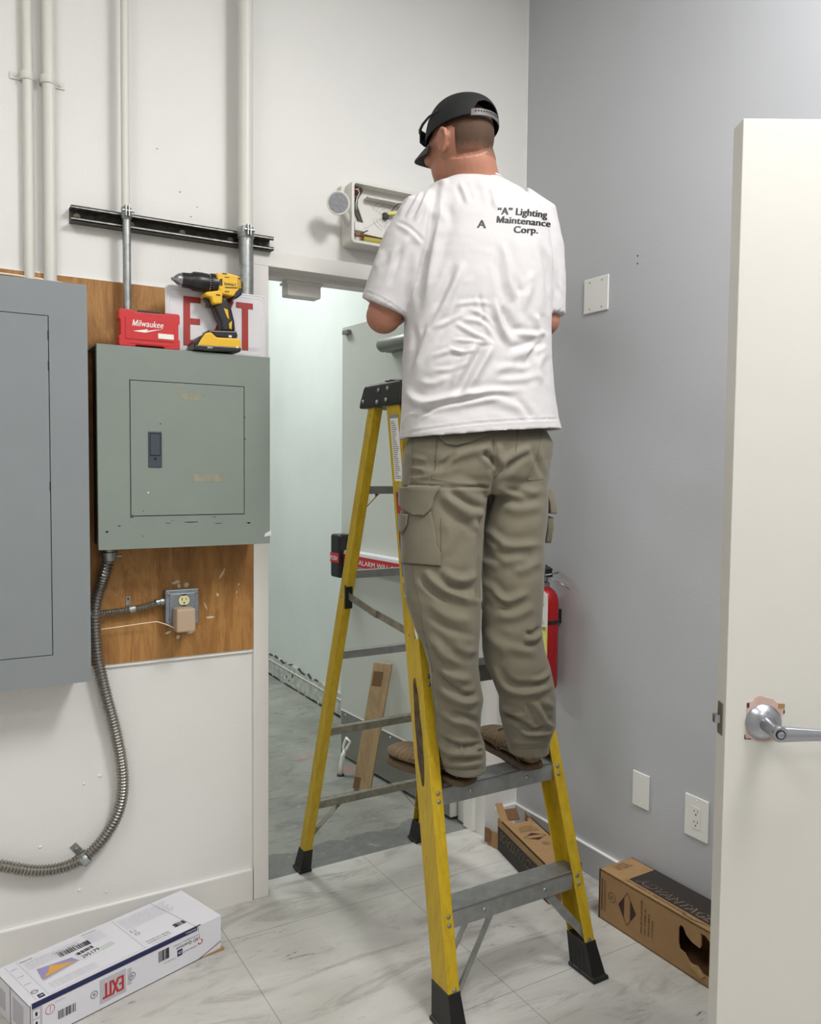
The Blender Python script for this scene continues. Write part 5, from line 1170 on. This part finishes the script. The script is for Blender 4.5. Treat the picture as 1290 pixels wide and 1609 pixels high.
# head
body.ell(HC, .001, .001, .001)
def hell(c, rx, ry, rz, nu=24, nv=16):
    mb = MB(); mb.ell((0, 0, 0), rx, ry, rz, 0, nu, nv); mb.tf(HM @ Matrix.Translation(c)); body.add(mb.v, mb.f)
def htube(pts, r, n=10): body.tube([HL(*p) for p in pts], r, n)
hell((0, -.008, .015), .0755, .096, .092); hell((0, .030, -.045), .059, .062, .070); hell((0, .045, -.082), .040, .045, .030); hell((0, .068, -.095), .020, .020, .016)
hell((0, .04, .0), .066, .058, .06)
for s in (-1, 1):
    hell((s*.033, .083, .012), .020, .012, .008); hell((s*.043, .070, -.030), .020, .020, .018)      # brow, cheek
    hell((s*.031, .0845, -.004), .012, .012, .010)                                                    # eye ball
    htube([(s*.074, -.004, -.030), (s*.079, -.002, -.012), (s*.083, -.010, .008), (s*.084, -.022, .018), (s*.083, -.033, .012), (s*.081, -.036, -.004), (s*.078, -.028, -.020), (s*.074, -.016, -.036), (s*.072, -.008, -.038)], [.005, .006, .0065, .0065, .0065, .006, .0055, .006, .005])
    hell((s*.076, -.018, -.008), .005, .016, .024)
htube([(0, .092, .010), (0, .104, -.010), (0, .114, -.024), (0, .104, -.034)], [.008, .009, .012, .010]); hell((-.010, .100, -.030), .007, .008, .006); hell((.010, .100, -.030), .007, .008, .006)
htube([(-.022, .084, -.056), (-.010, .095, -.053), (0, .097, -.054), (.010, .095, -.053), (.022, .084, -.056)], [.003, .005, .0055, .005, .003]); htube([(-.018, .085, -.062), (0, .096, -.064), (.018, .085, -.062)], [.003, .006, .003])
bme = fuse(body, .0036, 6, .5); bodyo = finish(bme, 'body', 'skin', man); bodyo['label'] = 'bare neck, ears and forearms'
# hair: close cropped shell following the back and sides of the head
hb = bvh_of(bme); nu, nv = 84, 54; vs = []; fs = []; c0 = HL(0, -.012, .0); ok = []
for j in range(nv+1):
    el = math.radians(-56+140*j/nv)
    for i in range(nu+1):
        az = math.radians(-200+220*i/nu); d = (HX*math.cos(az)+HY*math.sin(az))*math.cos(el)+HZ*math.sin(el)
        hit = hb.ray_cast(c0+d*.25, -d); q = hit[0] if hit[0] is not None else c0+d*.08
        sd = abs(((math.degrees(az)+90+180) % 360)-180); e_ = math.degrees(math.asin(max(-1, min(1, d.dot(HZ))))); k_ = max(0., min(1., (63-sd)/12))*max(0., min(1., (e_+48)/14)) if e_ < 14 else 1.
        zl = (q-HC).dot(HZ); k_ = min(k_, max(0., min(1., (zl+.060)/.022))) if e_ < 14 else 1.
        vs.append(q+d*(-.0012+.0032*k_))
for j in range(nv):
    for i in range(nu):
        a = j*(nu+1)+i; az = -200+220*(i+.5)/nu; el = -56+140*(j+.5)/nv
        side = abs(((az+90+180) % 360)-180)      # degrees from the back
        if side > (62 if el < 16 else 84): continue
        if el < -50 + (side/70)**3*12: continue
        fs.append((a, a+1, a+nu+2, a+nu+1))
hm = MB(); hm.add(vs, fs); ho = hm.build('hair', 'hair', man, smooth=True, org=tuple(HC))
ho['label'] = 'short cropped brown hair'
# ------------------------------------------------ cap
def dome(az, t, off=0.):      # az around (0 = his right), t 0 rim .. 1 top
    a = (.0885+off)*1.0; b = (.107+off); zr = .022-.020*math.sin(az); c, s = math.cos(az), math.sin(az)
    h = .108+off-zr*0; ph = t*PI/2; k = math.cos(ph)**.72; z = zr+(h+.012-zr)*math.sin(ph)**.9
    return V((a*c*k, -.006+b*s*k, z))
nu, nv = 160, 48; vs = []; fs = []
for j in range(nv+1):
    for i in range(nu): vs.append(HM @ dome(2*PI*i/nu, j/nv*.995))
for j in range(nv):
    for i in range(nu):
        az = 360*(i+.5)/nu; b = abs(((az-270+180) % 360)-180)
        zt = (j+.5)/nv
        if zt > .075 and (b/27)**2+((zt-.075)/.24)**2 < 1 : continue
        if zt <= .075 and b < 30: continue
        fs.append((j*nu+i, j*nu+(i+1) % nu, (j+1)*nu+(i+1) % nu, (j+1)*nu+i))
cm = MB(); cm.add(vs, fs); capo = cm.build('cap', 'cap', man, smooth=True); capo['label'] = 'black snapback cap'; s = capo.modifiers.new('s', 'SOLIDIFY'); s.thickness = .003; s.offset = 1
b_ = capo.modifiers.new('sub', 'SUBSURF'); b_.levels = 1; b_.render_levels = 1
bm_ = MB(); rings = []
for k in range(25):
    t = -1+2*k/24; x = .082*t; y0 = .094*math.sqrt(max(0, 1-(.9*t)**2))-.006; L = .074*(1-abs(t)**3.2); z0 = .006-.020*t*t
    rr = []
    for f in (0, .35, .7, 1): rr.append((x*(1+.04*f), y0-.006+(L+.008)*f, z0+.010-.012*f-.010*f*f))
    rings.append([HL(*q) for q in rr]+[HL(q[0], q[1], q[2]-.0035) for q in rr[::-1]])
bm_.loft(rings); bo = bm_.build('bill', 'billu', capo, smooth='auto')
sm_ = MB(); vs = []; n_ = 28
for k in range(n_+1):
    az = math.radians(270-33+66*k/n_)
    for t, o_ in ((-.02, .0035), (.085, .0035), (.085, .001), (-.02, .001)): vs.append(HM @ dome(az, max(0, t), o_) + (HZ*-.003 if t < 0 else HZ*0))
fs = [(4*k+a, 4*k+(a+1) % 4, 4*k+4+(a+1) % 4, 4*k+4+a) for k in range(n_) for a in range(4)]
sm_.add(vs, fs); so = sm_.build('snap_strap', 'strap', capo)
dm_ = MB()
for k in range(3, n_-3, 2):
    az = math.radians(270-33+66*k/n_); c = HM @ dome(az, .045, .0045); dm_.ell(c, .0018, .0018, .0018, 0, 8, 6)
dm_.build('snap', 'cap', capo)
# sunglasses pushed up on the cap
sg = thing('sunglasses', 'dark sunglasses resting on the front of the man\'s black cap', 'sunglasses', HL(0, .13, .03))
for s in (-1, 1):
    mb = MB(); mb.tube([HL(s*.0875, -.01, .066), HL(s*.0865, .03, .063), HL(s*.078, .065, .058), HL(s*.068, .090, .053), HL(s*.058, .103, .050)], [.0022, .003, .0038, .0042, .004], 8); mb.build('temple_arm', 'blackp', sg, smooth=True)
    c = [(s*.060, .099, .055), (s*.038, .109, .057), (s*.010, .114, .052), (s*.012, .116, .032), (s*.032, .114, .025), (s*.054, .105, .027)]
    mb = MB(); pts = [HL(*q) for q in c]; mb.tube(pts+[pts[0], pts[1]], .0028, 8); mb.build('frame', 'blackp', sg, smooth=True)
    mb = MB(); mb.prism(pts, HY*.0015); mb.build('lens', 'lens', sg)
mb = MB(); mb.tube([HL(-.011, .114, .046), HL(0, .116, .048), HL(.011, .114, .046)], .0028, 8); mb.build('bridge', 'blackp', sg, smooth=True); adopt(sg)
# ------------------------------------------------ trousers
tr = MB()
tr.loft([sec(672, 842, 655, 2.225, .085, p=2.4), sec(655, 860, 675, 2.225, .10, p=2.4), sec(641, 871, 695, 2.225, .116, p=2.4), sec(634, 869, 715, 2.225, .122, p=2.4), sec(633, 862, 745, 2.225, .118, p=2.3), sec(640, 850, 775, 2.22, .09)])
def leg(rows):
    R_ = [sec(u0, u1, v, d, b, rot=False, p=2.15) for v, u0, u1, d, b in rows]
    last = R_[-1]; R_ += [dring(last, .86, .002), dring(last, .84, .03)]
    tr.loft(R_)
legL = [(725, 633, 765, 2.20, .105), (760, 631, 768, 2.195, .108), (800, 631, 764, 2.19, .104), (845, 631, 759, 2.18, .098), (890, 632, 757, 2.17, .092), (940, 637, 756, 2.155, .086), (985, 650, 755, 2.15, .082), (1015, 664, 753, 2.15, .078), (1045, 674, 752, 2.155, .075), (1075, 678, 756, 2.16, .072), (1100, 680, 760, 2.165, .070), (1125, 683, 756, 2.17, .068), (1150, 685, 754, 2.175, .068), (1168, 688, 762, 2.178, .070), (1186, 692, 763, 2.18, .070), (1209, 698, 763, 2.18, .068)]
legR = [(725, 775, 866, 2.27, .105), (760, 764, 861, 2.27, .108), (800, 761, 860, 2.26, .104), (845, 758, 857, 2.25, .098), (890, 757, 856, 2.24, .093), (940, 757, 853, 2.23, .088), (985, 757, 850, 2.22, .085), (1020, 758, 856, 2.215, .082), (1045, 762, 864, 2.215, .080), (1070, 774, 869, 2.22, .078), (1095, 785, 873, 2.225, .075), (1118, 784, 873, 2.23, .072), (1138, 789, 874, 2.235, .069), (1156, 793, 866, 2.24, .066), (1168, 798, 862, 2.245, .064), (1181, 801, 862, 2.25, .063)]
leg(legL); leg(legR)
c = at(702, 712, 2.17); tr.ell(c, .085, .070, .085); c = at(815, 710, 2.22); tr.ell(c, .085, .070, .085)
tme = fuse(tr, .0048, 4, .5)
F8 = [([(650, 130), (655, 250), (645, 330), (640, 400)], 14, -5), ([(600, 250), (690, 330), (650, 400), (635, 520), (590, 640), (570, 740), (562, 900), (560, 1130)], 16, -7, 1),
 ([(320, 470), (400, 560), (480, 620), (590, 610)], 30, 7), ([(360, 470), (470, 540), (560, 590), (620, 560)], 22, -6), ([(480, 620), (540, 700), (565, 720)], 20, 5), ([(330, 640), (400, 760), (330, 900)], 34, 4),
 ([(690, 300), (800, 260), (900, 200)], 26, 4), ([(700, 400), (760, 300), (900, 230)], 20, -5), ([(660, 450), (770, 500), (900, 490), (960, 460)], 26, 6), ([(700, 470), (790, 480), (880, 510)], 18, -5), ([(700, 560), (800, 600), (960, 560)], 30, 4),
 ([(590, 680), (640, 780), (760, 830), (960, 800)], 26, 6), ([(600, 740), (680, 810), (700, 830)], 18, -5), ([(580, 800), (620, 890), (720, 930)], 22, -5), ([(600, 900), (700, 920), (880, 890)], 26, 4),
 ([(580, 1010), (640, 1120), (740, 1170), (880, 1090)], 26, 7), ([(600, 1060), (690, 1180), (760, 1200)], 18, -6), ([(760, 970), (860, 960), (950, 900)], 26, 4), ([(640, 1240), (780, 1260), (900, 1180)], 28, 5), ([(830, 1390), (890, 1400), (950, 1340)], 16, 7), ([(840, 1340), (900, 1370), (940, 1310)], 14, -5), ([(590, 1320), (660, 1430), (760, 1500)], 28, 5), ([(640, 1380), (760, 1450), (930, 1480)], 26, 4),
 ([(320, 960), (400, 1020), (480, 1030), (560, 980)], 24, 6), ([(330, 1060), (480, 1090), (560, 1070)], 20, -4), ([(210, 950), (300, 1060), (430, 1130), (560, 1170)], 24, 7), ([(190, 1000), (290, 1110), (400, 1160)], 18, -6), ([(240, 1160), (380, 1260), (540, 1290)], 28, 5), ([(250, 1240), (400, 1350), (550, 1370)], 22, -4), ([(230, 1350), (330, 1480), (450, 1560)], 28, 6), ([(270, 1420), (330, 1560)], 18, -5), ([(400, 1420), (500, 1480), (555, 1440)], 24, 4),
 ([(150, 330), (280, 380), (420, 340), (470, 300)], 24, 3), ([(330, 310), (480, 240), (640, 200)], 26, 4), ([(320, 330), (420, 240)], 14, -4), ([(650, 180), (700, 260), (690, 340)], 26, 4), ([(130, 260), (240, 290)], 14, 3), ([(130, 330), (230, 350)], 12, 3), ([(130, 400), (260, 390)], 12, 3),
 ([(880, 180), (930, 330), (960, 400)], 16, -4), ([(150, 440), (330, 455), (600, 450)], 10, -3, 1)]
drape(tme, F8, 610, 650, 3.925, mx=1.25)
# pockets cut lower: lower legs
F9 = [([(290, 60), (420, 160), (570, 180)], 26, 6), ([(300, 120), (400, 230), (480, 260)], 20, -6), ([(290, 200), (400, 300), (520, 350), (630, 310)], 24, 8), ([(420, 240), (520, 300), (600, 280)], 18, -5), ([(290, 330), (400, 470), (540, 490), (610, 580), (655, 620)], 24, 8), ([(400, 420), (520, 440), (580, 480)], 20, -5), ([(300, 560), (370, 620), (480, 665), (655, 640)], 17, -9), ([(310, 600), (370, 700), (480, 718), (650, 705)], 15, 7), ([(488, 650), (490, 715)], 10, 6), ([(330, 740), (480, 765), (640, 745)], 13, -5), ([(340, 780), (490, 800), (650, 775)], 16, 5), ([(590, 690), (640, 690)], 12, -6),
 ([(690, 60), (790, 220), (920, 285), (1120, 240), (1150, 200)], 22, 8), ([(760, 160), (900, 230), (1100, 190)], 20, -5), ([(980, 190), (1080, 170), (1140, 100)], 16, 6), ([(1010, 320), (1060, 430), (1090, 490), (1160, 530)], 18, 8), ([(960, 340), (1010, 450)], 16, -5), ([(755, 415), (870, 465), (1010, 545)], 16, -9), ([(760, 380), (880, 420), (960, 440)], 18, 5), ([(900, 560), (1030, 575), (1160, 555)], 14, 7), ([(900, 520), (1000, 550), (1120, 510)], 12, -5), ([(810, 620), (950, 640), (1110, 610)], 16, 3), ([(1090, 330), (1150, 380)], 20, 4)]
drape(tme, F9, 620, 1030, 4.607, noise=((34, .9, 3, (1, 1, 1.5)), (85, .4, 5, (1, 1, 1.4))), mx=1.2)
trousers = finish(tme, 'trousers', 'pants', man); trousers['label'] = 'khaki cargo trousers'
tb = bvh_of(tme); c8 = lambda *pts: [(610+a/3.925, 650+b/3.925) for a, b in pts]; c9 = lambda *pts: [(620+a/4.607, 1030+b/4.607) for a, b in pts]
surf_patch(tb, c8((88, 600), (265, 605), (285, 700), (300, 820), (325, 862), (325, 938), (90, 918)), .002, .0045, 'cargo_pocket', 'pants2', trousers)
surf_patch(tb, c8((86, 452), (322, 462), (285, 520), (268, 590), (228, 632), (165, 627), (110, 590), (88, 565)), .008, .004, 'pocket_flap', 'pants2', trousers)
surf_patch(tb, c8((86, 618), (140, 622), (134, 690), (110, 735), (88, 725)), .010, .003, 'pocket_flap', 'pants2', trousers)
surf_patch(tb, c8((320, 95), (690, 92), (690, 108), (500, 178), (420, 197), (350, 186), (318, 150)), .002, .004, 'pocket_flap', 'pants2', trousers)
for ln_ in (c8((305, 160), (292, 330), (262, 402), (450, 432), (620, 450)), c8((650, 110), (648, 300), (622, 448)), c8((262, 412), (450, 441), (620, 459)), c8((800, 100), (785, 260), (655, 395)), c8((948, 100), (920, 260), (850, 412), (960, 405)), c8((150, 150), (150, 300), (140, 440)), c8((300, 120), (288, 300)), c8((145, 930), (165, 1050), (200, 1180), (215, 1330), (245, 1450), (275, 1590)), c8((135, 630), (150, 800), (165, 915)), c8((92, 925), (325, 945)), c8((270, 640), (278, 760)), c8((325, 640), (325, 850)), c8((90, 440), (320, 450)),
            c9((345, 808), (480, 828), (640, 812)), c9((820, 665), (960, 678), (1105, 655)), c9((275, 150), (285, 330), (300, 500)), c9((705, 80), (740, 250))):
    mb = MB(); surf_line(mb, tb, ln_, .0011, 4); mb.build('seam', 'seam', trousers, smooth=True)
# outer pocket of his right leg
po = at(858, 812, 2.27); mb = MB(); rings = []
for v, o_, d_ in ((768, 3, .022), (790, 8, .036), (806, 9, .036), (812, 5, .03), (830, 5, .03), (852, 2, .022)):
    c = at(858+o_, v, 2.275); rings.append([c+FH*a+RH*b for a, b in ((-d_*1.4, -.012), (-d_*1.4, .006), (d_*1.4, .008), (d_*1.4, -.012))])
mb.loft(rings[:3]); mb.build('pocket_flap', 'pants2', trousers, bevel=.003, smooth='auto'); mb = MB(); mb.loft(rings[3:]); mb.build('cargo_pocket', 'pants2', trousers, bevel=.004, smooth='auto')
# ------------------------------------------------ shirt
sh = MB()
rowsS = [(284, 706, 788, 2.235, .066), (291, 692, 802, 2.235, .082), (300, 674, 822, 2.235, .095), (316, 662, 842, 2.238, .108), (342, 652, 860, 2.24, .122), (400, 646, 868, 2.24, .134), (460, 640, 867, 2.235, .138), (515, 636, 865, 2.235, .138), (570, 634, 867, 2.23, .138), (620, 634, 872, 2.23, .140), (655, 632, 878, 2.228, .143), (683, 629, 883, 2.226, .146)]
R_ = [sec(u0, u1, v, d, b, p=2.35, n=72, tilt=.0) for v, u0, u1, d, b in rowsS]
hem = [q+V((0, 0, .016*((q-at(756, 683, 2.226)).dot(RH)/.21))) for q in R_[-1]]; R_[-1] = hem
R_ += [dring(hem, .90, .003), dring(hem, .89, .035)]
nk = R_[0]; R_ = [dring(nk, .80, -.03), dring(nk, .88, -.002)] + R_
sh.loft(R_)
def sleeve(pts, rr, flat=None):
    pts = [V(p) for p in pts]; P2 = pts+[pts[-1]+(pts[-2]-pts[-1]).normalized()*.002, pts[-1]+(pts[-2]-pts[-1]).normalized()*.04]
    sh.tube(P2, rr+[rr[-1]*.88, rr[-1]*.86], 40)
eL = at(604, 484, 2.19); sleeve([at(700, 325, 2.20), at(668, 345, 2.175), at(645, 390, 2.175), at(624, 437, 2.18), eL], [.060, .075, .078, .073, .066])
eR = at(853, 497, 2.30); sleeve([at(810, 325, 2.28), at(838, 345, 2.30), at(846, 390, 2.30), at(851, 440, 2.30), eR], [.060, .070, .073, .068, .062])
sme = fuse(sh, .0042, 5, .5)
F7 = [([(470, 70), (452, 170), (440, 260), (425, 400), (400, 560), (370, 720), (345, 850)], 18, -5), ([(500, 110), (475, 300), (455, 480), (420, 620), (390, 740)], 26, 5),
 ([(225, 318), (310, 355), (400, 455)], 9, -2.5), ([(215, 330), (300, 372), (385, 460)], 16, 1.5), ([(345, 110), (290, 220), (240, 290)], 14, 5), ([(385, 110), (330, 230), (280, 300)], 12, 4), ([(415, 130), (370, 250), (335, 320)], 12, 4), ([(300, 140), (250, 220), (230, 270)], 12, 3), ([(320, 400), (250, 470), (170, 560)], 20, 3), ([(350, 480), (330, 640), (320, 840)], 22, 4), ([(150, 480), (100, 600)], 20, 2.5), ([(260, 440), (230, 600), (180, 700)], 18, -2.5),
 ([(620, 540), (560, 700), (490, 840), (430, 960), (370, 1090)], 26, 7), ([(570, 560), (510, 700), (440, 850)], 24, -5), ([(660, 620), (600, 760), (560, 840)], 22, 3),
 ([(750, 1000), (690, 1120), (610, 1260), (560, 1350)], 20, -8), ([(800, 1010), (720, 1130), (650, 1260), (620, 1330)], 26, 5), ([(690, 1000), (620, 1130), (540, 1260)], 24, 5),
 ([(285, 1200), (290, 1310), (360, 1365), (450, 1365), (600, 1325), (780, 1310), (960, 1290)], 24, 8), ([(300, 1400), (370, 1412), (470, 1372), (640, 1345), (800, 1312), (900, 1330)], 14, -8), ([(440, 1420), (600, 1370), (760, 1345), (900, 1370), (1000, 1430)], 24, 4), ([(920, 1340), (990, 1420), (1010, 1470)], 18, -4), ([(250, 1520), (290, 1450), (360, 1400)], 16, 6), ([(310, 1460), (370, 1420), (430, 1405)], 12, -5),
 ([(770, 110), (790, 180), (800, 250)], 14, 5), ([(590, 90), (625, 160), (640, 220)], 14, 4), ([(690, 60), (740, 130), (770, 230)], 24, 3), ([(470, 60), (520, 110)], 20, 3),
 ([(830, 420), (870, 560), (890, 700), (930, 840)], 20, 5), ([(800, 520), (820, 640), (850, 800)], 18, -3.5), ([(790, 760), (820, 900), (860, 990), (900, 1040)], 18, 7), ([(840, 800), (880, 920), (960, 970)], 24, -6), ([(1010, 600), (980, 730), (960, 840)], 22, 4), ([(900, 620), (950, 740), (1000, 650)], 20, -3), ([(1030, 850), (1050, 930), (1080, 990)], 16, 6), ([(1050, 420), (1090, 560), (1110, 700), (1110, 860)], 20, -5), ([(1110, 470), (1130, 620), (1125, 780)], 16, 4), ([(900, 960), (1000, 975), (1080, 970)], 16, 5), ([(870, 1045), (960, 1030), (1070, 1010)], 18, -4), ([(1085, 1010), (1010, 1060), (985, 1150)], 14, -6), ([(1060, 1030), (960, 1080), (860, 1120)], 24, 4), ([(1090, 1060), (1040, 1150), (1060, 1260)], 22, 4),
 ([(560, 900), (660, 960), (790, 1020)], 12, 3.5), ([(600, 880), (740, 900), (790, 1000)], 12, 3), ([(540, 1000), (680, 1010), (800, 1025)], 9, 3), ([(520, 1040), (600, 1080), (690, 1060)], 10, 3), ([(430, 1100), (540, 1060), (640, 1070)], 12, 3), ([(440, 940), (520, 900), (620, 850)], 12, 3), ([(640, 820), (740, 860), (800, 940)], 10, 2.5), ([(560, 800), (680, 780), (790, 800)], 12, 2.5), ([(440, 1180), (560, 1170), (650, 1130)], 12, 2.5), ([(360, 1240), (440, 1260), (540, 1210)], 16, 3), ([(700, 720), (720, 820), (740, 940)], 12, -2.5), ([(780, 1180), (900, 1150), (1000, 1180)], 20, 3), ([(800, 1240), (950, 1230), (1060, 1200)], 18, 3),
 ([(470, 250), (520, 330), (480, 420)], 24, 3), ([(330, 900), (340, 1050), (300, 1180)], 16, -4), ([(420, 880), (400, 1000), (330, 1200)], 18, 3),
 ([(262, 1548), (330, 1525), (480, 1505), (700, 1478), (900, 1464), (1160, 1455)], 5, -2.2, 1), ([(35, 715), (150, 760), (285, 855)], 4, -1.6, 1), ([(1115, 865), (1200, 810)], 4, -1.6, 1), ([(1120, 560), (1160, 680), (1190, 760)], 14, 2.5)]
drape(sme, F7, 560, 260, 3.656, noise=((30, .8, 11, (1, 1, .6)), (95, .3, 13, (1, 1, 1.6)), (180, .14, 15, (1, 1, 1.3))), mx=1.3)
shirt = finish(sme, 't_shirt', 'shirt', man); shirt['label'] = 'white short-sleeved t-shirt'
sb = bvh_of(sme); c7 = lambda *pts: [(560+a/3.656, 260+b/3.656) for a, b in pts]
mb = MB(); nkc = dring(nk, .97, .002); mb.tube(nkc+[nkc[0], nkc[1]], .0042, 8); mb.build('collar', 'shirt', shirt, smooth=True)
def shirt_text(mb, s, a, b, h, sag=0., bold=.028, shear=0., lift=.0009):
    if bold > .008:
        for k in (-2, -1, 0, 1, 2): shirt_text(mb, s, (a[0]+k*1.15, a[1]), (b[0]+k*1.15, b[1]), h, sag, 0., 0., .0009+.00005*(k+2))
        return
    vs, fs = text2d(s, bold, cut=.12); x0, x1 = vs[:, 0].min(), vs[:, 0].max(); out = []; ang = math.atan2(b[1]-a[1], b[0]-a[0])
    for vx, vy in vs:
        t = (vx-x0)/(x1-x0); px = a[0]+(b[0]-a[0])*t + math.sin(ang)*vy*h/.7; py = a[1]+(b[1]-a[1])*t - vy*h/.7 + sag*(t*t-t)*4
        q = surf(sb, 560+px/3.656, 260+py/3.656, lift); out.append(q if q is not None else V((0, 0, 0)))
    mb.add(out, fs)
mb = MB(); shirt_text(mb, '\u201cA\u201d Lighting', (810, 281), (1092, 303), 40, 5, .034); shirt_text(mb, 'Maintenance', (806, 328), (1112, 354), 38, 3, .034); shirt_text(mb, 'Corp.', (904, 386), (1040, 391), 38, 0, .034); shirt_text(mb, 'A', (694, 358), (742, 361), 46, 0, .034)
mb.build('lettering', 'ink', shirt)
# ------------------------------------------------ shoes
def shoe(heel, d, L, side):
    y = V((d[0], d[1], 0)).normalized(); x = V((y.y, -y.x, 0)); h = V(heel); mb = MB(); rings = []
    for f, w, top, lo, sh_ in ((0, .020, .048, .012, 0), (.03, .034, .078, .002, 0), (.12, .040, .088, 0, 0), (.28, .041, .090, 0, 0), (.42, .042, .078, .0, .002), (.55, .046, .062, 0, .003), (.70, .050, .062, 0, .004), (.84, .048, .058, .001, .003), (.94, .038, .050, .005, 0), (1., .018, .036, .012, -.002)):
        c = h+y*L*f+x*sh_*side; ring = []
        for k in range(24):
            t = 2*PI*k/24; ct, st = math.cos(t), math.sin(t); hw = w*(1 if st < 0 else 1-.18*st*(top > .06))
            ring.append(c+x*math.copysign(abs(ct)**.8, ct)*hw+UP*(lo+.012+(top-lo-.012)*(st*.5+.5)**.8))
        rings.append(ring)
    mb.loft(rings); o = mb.build('shoe', 'shoe', man, smooth=True, org=tuple(h)); s = o.modifiers.new('s', 'SUBSURF'); s.levels = 1; s.render_levels = 1
    o['label'] = 'tan hiking shoe'
    mb = MB(); rings = []
    outl = []
    for f, w, sh_ in ((0, .014, 0), (.02, .030, 0), (.07, .038, 0), (.15, .041, 0), (.3, .0415, 0), (.42, .041, .002), (.55, .046, .003), (.7, .0505, .004), (.84, .047, .003), (.93, .038, .001), (.98, .024, -.001), (1.01, .01, -.002)): outl.append((f, w, sh_))
    poly = [h+y*L*f+x*(sh_*side+w) for f, w, sh_ in outl]+[h+y*L*f+x*(sh_*side-w) for f, w, sh_ in outl[::-1]]
    rings = [[p+(p-(h+y*L*.5))*-.02+UP*0 for p in poly], [p+UP*.003 for p in poly], [p+UP*.012 for p in poly], [p+(h+y*L*.5-p)*.03+UP*.016 for p in poly]]
    mb.loft(rings); ob = mb.build('sole', 'sole', o, smooth='auto'); ob.location = -V(h)
    for sd in (-1, 1):       # stitched overlays on the sides
        mb = MB()
        for (fa, za), (fb, zb_), (fc, zc_), ww in (((.02, .03), (.10, .056), (.24, .030), .0395), ((.05, .028), (.22, .050), (.42, .028), .0425), ((.40, .028), (.60, .046), (.80, .030), .0485)):
            pts = [h+y*L*(fa*(1-t)**2+2*fb*t*(1-t)+fc*t*t)+x*sd*(ww-.006*abs(2*t-1)*(fa < .05)-.10*max(0, (za*(1-t)**2+2*zb_*t*(1-t)+zc_*t*t)-.036))+UP*(za*(1-t)**2+2*zb_*t*(1-t)+zc_*t*t) for t in [k/10 for k in range(11)]]
            mb.tube(pts, .0022, 6)
        ob = mb.build('overlay', 'sole', o, smooth=True); ob.location = -V(h)
    mb = MB()
    for k in range(5):
        c = h+y*L*(.45+.07*k)+UP*(.083-.009*k); mb.tube([c-x*.018, c+UP*.004, c+x*.018], .0022, 6)
    ob = mb.build('laces', 'sole', o, smooth=True); ob.location = -V(h)
shoe((1.224, 1.742, .5668), (-.30, .95), .295, -1)
shoe((1.437, 1.742, .5668), (.10, .99), .29, 1)
adopt(man)
for o in [q for q in COL.objects if q.name.startswith(('hair', 'shoe')) and q.parent == man]: pass
# ------------------------------------------------------------------ loose pieces of a kind become parts of their own
def explode(o):
    me = o.data; n = len(me.vertices); par = list(range(n))
    def find(a):
        while par[a] != a: par[a] = par[par[a]]; a = par[a]
        return a
    for e in me.edges:
        a, b = find(e.vertices[0]), find(e.vertices[1])
        if a != b: par[a] = b
    groups = {}
    for p in me.polygons: groups.setdefault(find(p.vertices[0]), []).append(p)
    if len(groups) < 2: return
    for g in groups.values():
        idx = {}; vs = []; fs = []; ms = []; sm = []
        for p in g:
            f = []
            for v in p.vertices:
                if v not in idx: idx[v] = len(vs); vs.append(tuple(me.vertices[v].co))
                f.append(idx[v])
            fs.append(f); ms.append(p.material_index); sm.append(p.use_smooth)
        m2 = bpy.data.meshes.new(me.name); m2.from_pydata(vs, [], fs); m2.update()
        for m_ in me.materials: m2.materials.append(m_)
        m2.polygons.foreach_set('material_index', ms); m2.polygons.foreach_set('use_smooth', sm)
        c = bpy.data.objects.new(o.name.split('.')[0], m2); COL.objects.link(c); c.parent = o.parent; c.location = o.location
        if 'label' in o: c['label'] = o['label']
        for md in o.modifiers:
            b = c.modifiers.new(md.name, 'BEVEL'); b.width = md.width; b.segments = md.segments; b.limit_method = 'ANGLE'; b.angle_limit = md.angle_limit
    bpy.data.objects.remove(o)
EXPL = ('rivet', 'bolt', 'screw', 'snap', 'tape_residue', 'plaster_spot', 'chipped_spot', 'hinge', 'red_label', 'chuck_jaw', 'tread_rib', 'dark_wire', 'copper_wire', 'latch', 'bar_housing', 'flap', 'stain', 'slot', 'old_rose_mark', 'white_marking')
for o in list(COL.objects):
    if o.type == 'MESH' and o.parent is not None and o.name.split('.')[0] in EXPL and not o.children and all(q.type == 'BEVEL' for q in o.modifiers) and not (o.name.startswith('latch') and o.parent.name.startswith('door')): explode(o)
